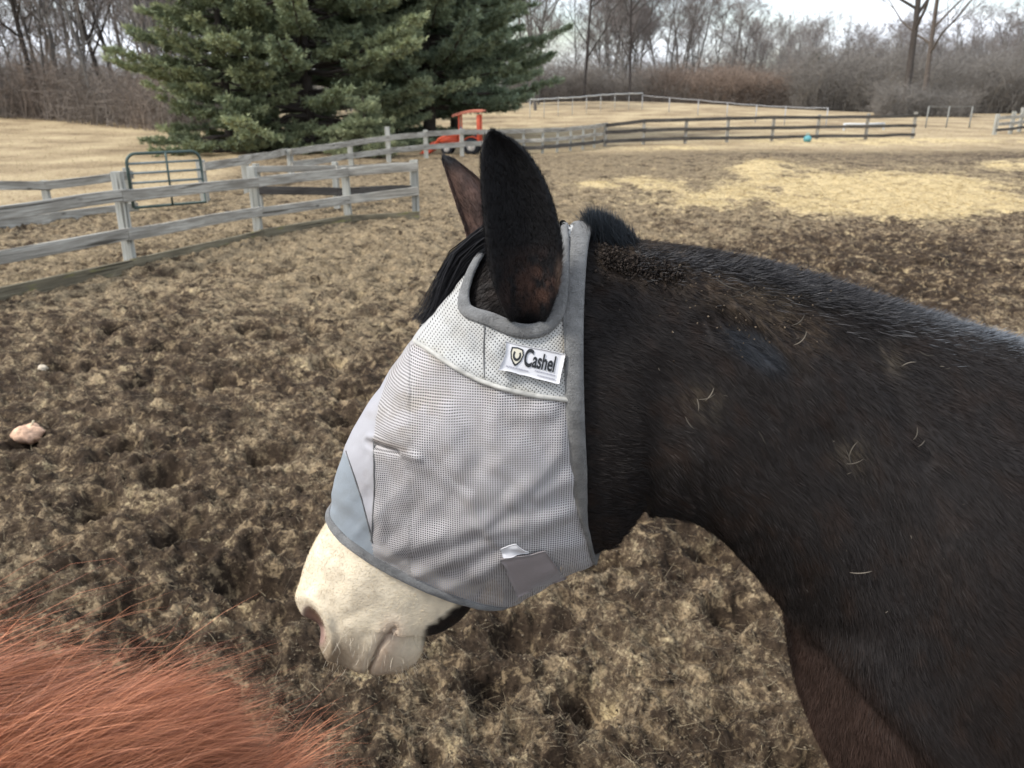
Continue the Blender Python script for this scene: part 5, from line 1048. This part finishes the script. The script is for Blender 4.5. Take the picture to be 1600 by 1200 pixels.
# ------------------------------------------------------------------ pines
def needles(P, D, L, w, k, cA, cB):
    """k needle blades fanning from every tuft"""
    n = len(P); P = np.repeat(P, k, 0); D = np.repeat(D, k, 0) + rng.normal(size=(n * k, 3)) * .62; D /= np.linalg.norm(D, axis=1, keepdims=True); L = np.repeat(L, k) * rng.uniform(.6, 1.2, n * k); c = np.repeat(cA, k, 0) * rng.uniform(.7, 1.3, (n * k, 1))
    s_ = np.cross(D, rng.normal(size=D.shape)); s_ /= np.linalg.norm(s_, axis=1, keepdims=True); m_ = P + D * (L * .45)[:, None]
    V = np.stack([P, m_ - s_ * w / 2, P + D * L[:, None], m_ + s_ * w / 2], 1).reshape(-1, 3); Fq = (np.arange(n * k) * 4)[:, None] + np.arange(4)[None]
    return V, Fq, np.repeat(c, 4, 0)
def pine(name, label, x, y, H, Rmax, r0, seed, colA, colB, zmin=.6, lev=.42, per=6, dens=1., tuftL=.17, lean=0., yellow=.3, bare=.3, wn=.030):
    g = np.random.default_rng(seed); R_ = random.Random(seed); root = empty(name, (x, y, float(terrain(x, y)) - .05), 0, 1, label=label, cat='tree')
    mb = MB(); zz = np.linspace(-.3, H, 24); tp_ = np.stack([lean * zz + .05 * np.sin(zz * .7 + seed), .05 * np.cos(zz * .6), zz], 1); add_tube(mb, tp_, r0 * (1 - .9 * np.clip(zz, 0, H) / H) + .01, 12, (.06, .05, .042)); 
    TP, TD, TL, TC = [], [], [], []; z = zmin
    while z < H - .3:
        f = z / H; Lm = Rmax * (1 - f) ** .75 * (1 if z > 1.5 else .9); np_ = per + R_.choice((-1, 0, 1)); a0 = R_.uniform(0, 6.28)
        for k in range(np_):
            a = a0 + k * 6.283 / np_ + R_.gauss(0, .25); L = Lm * R_.uniform(.55, 1.12); zz_ = z + R_.gauss(0, .15); n = 14; t = np.linspace(0, 1, n); dr = R_.uniform(-.05, .22) - .12 * (1 - f)
            hx_ = np.array([math.cos(a), math.sin(a), 0]); c0 = np.array([lean * zz_, 0, zz_]); wob = np.cumsum(g.normal(size=(n, 3)) * .035 * L / 4, 0); P = c0 + hx_ * (L * t)[:, None] + np.array([0, 0, 1.]) * (L * (dr * t + .16 * t ** 3))[:, None] + wob
            P[:, 2] -= L * .16 * t * max(0., (2.2 - z) / 2.2); P[:, 2] = np.maximum(P[:, 2], .06 + .1 * t)
            rb = max(.02, .028 * L * (1 - f * .4)) * (1 - .85 * t) + .006; add_tube(mb, P, rb * .6, 5, (.075, .063, .054))
            ye = g.random() < yellow; hue = g.uniform(0, 1)
            ns = int(L * 9 * dens) + 3
            for q in range(ns):
                tq = g.uniform(bare if z < H * .35 else .12, 1) ** .8; i = min(int(tq * (n - 1)), n - 2); p = P[i] + (P[i + 1] - P[i]) * (tq * (n - 1) - i)
                sgn = 1 if q % 2 else -1; lat = np.array([-math.sin(a), math.cos(a), 0]) * sgn; sl = (.22 + .9 * (1 - tq)) * min(1., L / 4) * g.uniform(.4, 1.1) + .15; d = lat * g.uniform(.5, 1) + hx_ * g.uniform(.5, 1.) + np.array([0, 0, g.normal() * .14 + .12]); d /= np.linalg.norm(d)
                nt_ = int(sl * 15) + 3; u = np.sort(g.uniform(.1, 1, nt_))[:, None]; pp = p + d * sl * u + np.array([0, 0, .12]) * sl * u ** 2 + g.normal(size=(nt_, 3)) * .035; TP.append(pp); TD.append(np.broadcast_to(d, pp.shape) * .8 + [0, 0, .45] + hx_ * .3); TL.append(np.full(nt_, tuftL))
                mixv = np.clip(.20 * hue + .55 * u[:, 0] * tq * (1.3 if ye else .55) + g.normal() * .08, 0, 1)[:, None]; TC.append(np.array(colA) * (1 - mixv) + np.array(colB) * mixv)
        z += lev * R_.uniform(.7, 1.3) * (1 if z < 8.5 else 2.2)
    mb.build('trunk', M['bark'], root)
    V, Fq, Cc = needles(np.concatenate(TP), np.concatenate(TD), np.concatenate(TL), wn, 6, np.concatenate(TC), None)
    part('crown', V, Fq, M['needle'], root, col=Cc, smooth=False); return root
DG, MG_, YG = (.15, .195, .13), (.33, .38, .23), (.28, .30, .14)
x, y = at_px(478, 29); pine('pine_tree', 'tall pine at the left with yellow-green branch tips and a broad leaning side', x, y, 17, 5.7, .22, 31, (.14, .18, .11), (.42, .45, .25), .25, .36, 8, 1.35, yellow=.75)
x, y = at_px(668, 34); pine('pine_tree', 'broad dark green pine behind the fence beside the tractor', x, y, 18, 5.9, .26, 32, DG, (.38, .43, .26), 1.4, .36, 7, 1.5, yellow=.25, bare=.15)
x, y = at_px(565, 36); pine('pine_tree', 'dark inner pine between the two larger pines', x, y, 17, 5.6, .22, 33, DG, MG_, .3, .38, 7, 1.4, yellow=.1)
x, y = at_px(712, 40); pine('pine_tree', 'bluish green pine reaching furthest right over the tractor', x, y, 16, 5.0, .24, 36, (.16, .21, .13), (.38, .43, .26), 1.8, .38, 7, 1.4, yellow=.25, bare=.2)
x, y = at_px(568, 24.6); pine('young_pine', 'short pale green pine bush leaning over the fence in front of the pines', x, y, 1.75, 1.35, .05, 34, (.15, .18, .10), (.40, .42, .24), .35, .14, 6, 2.6, .11, yellow=.8, bare=.1, wn=.016)
x, y = at_px(1267, 97); pine('fir_tree', 'small dark evergreen in front of the back wood, right of the reddish bushes', x, y, 6.2, 2.6, .09, 35, (.06, .07, .06), (.11, .125, .095), .3, .35, 7, 1.4, .2, yellow=.1, bare=.1)
x, y = at_px(352, 27); pine('pine_tree', 'low drooping olive pine at the far left of the group', x, y, 9, 3.1, .14, 37, (.12, .15, .09), (.35, .37, .19), .2, .4, 6, 1.1, yellow=.5)
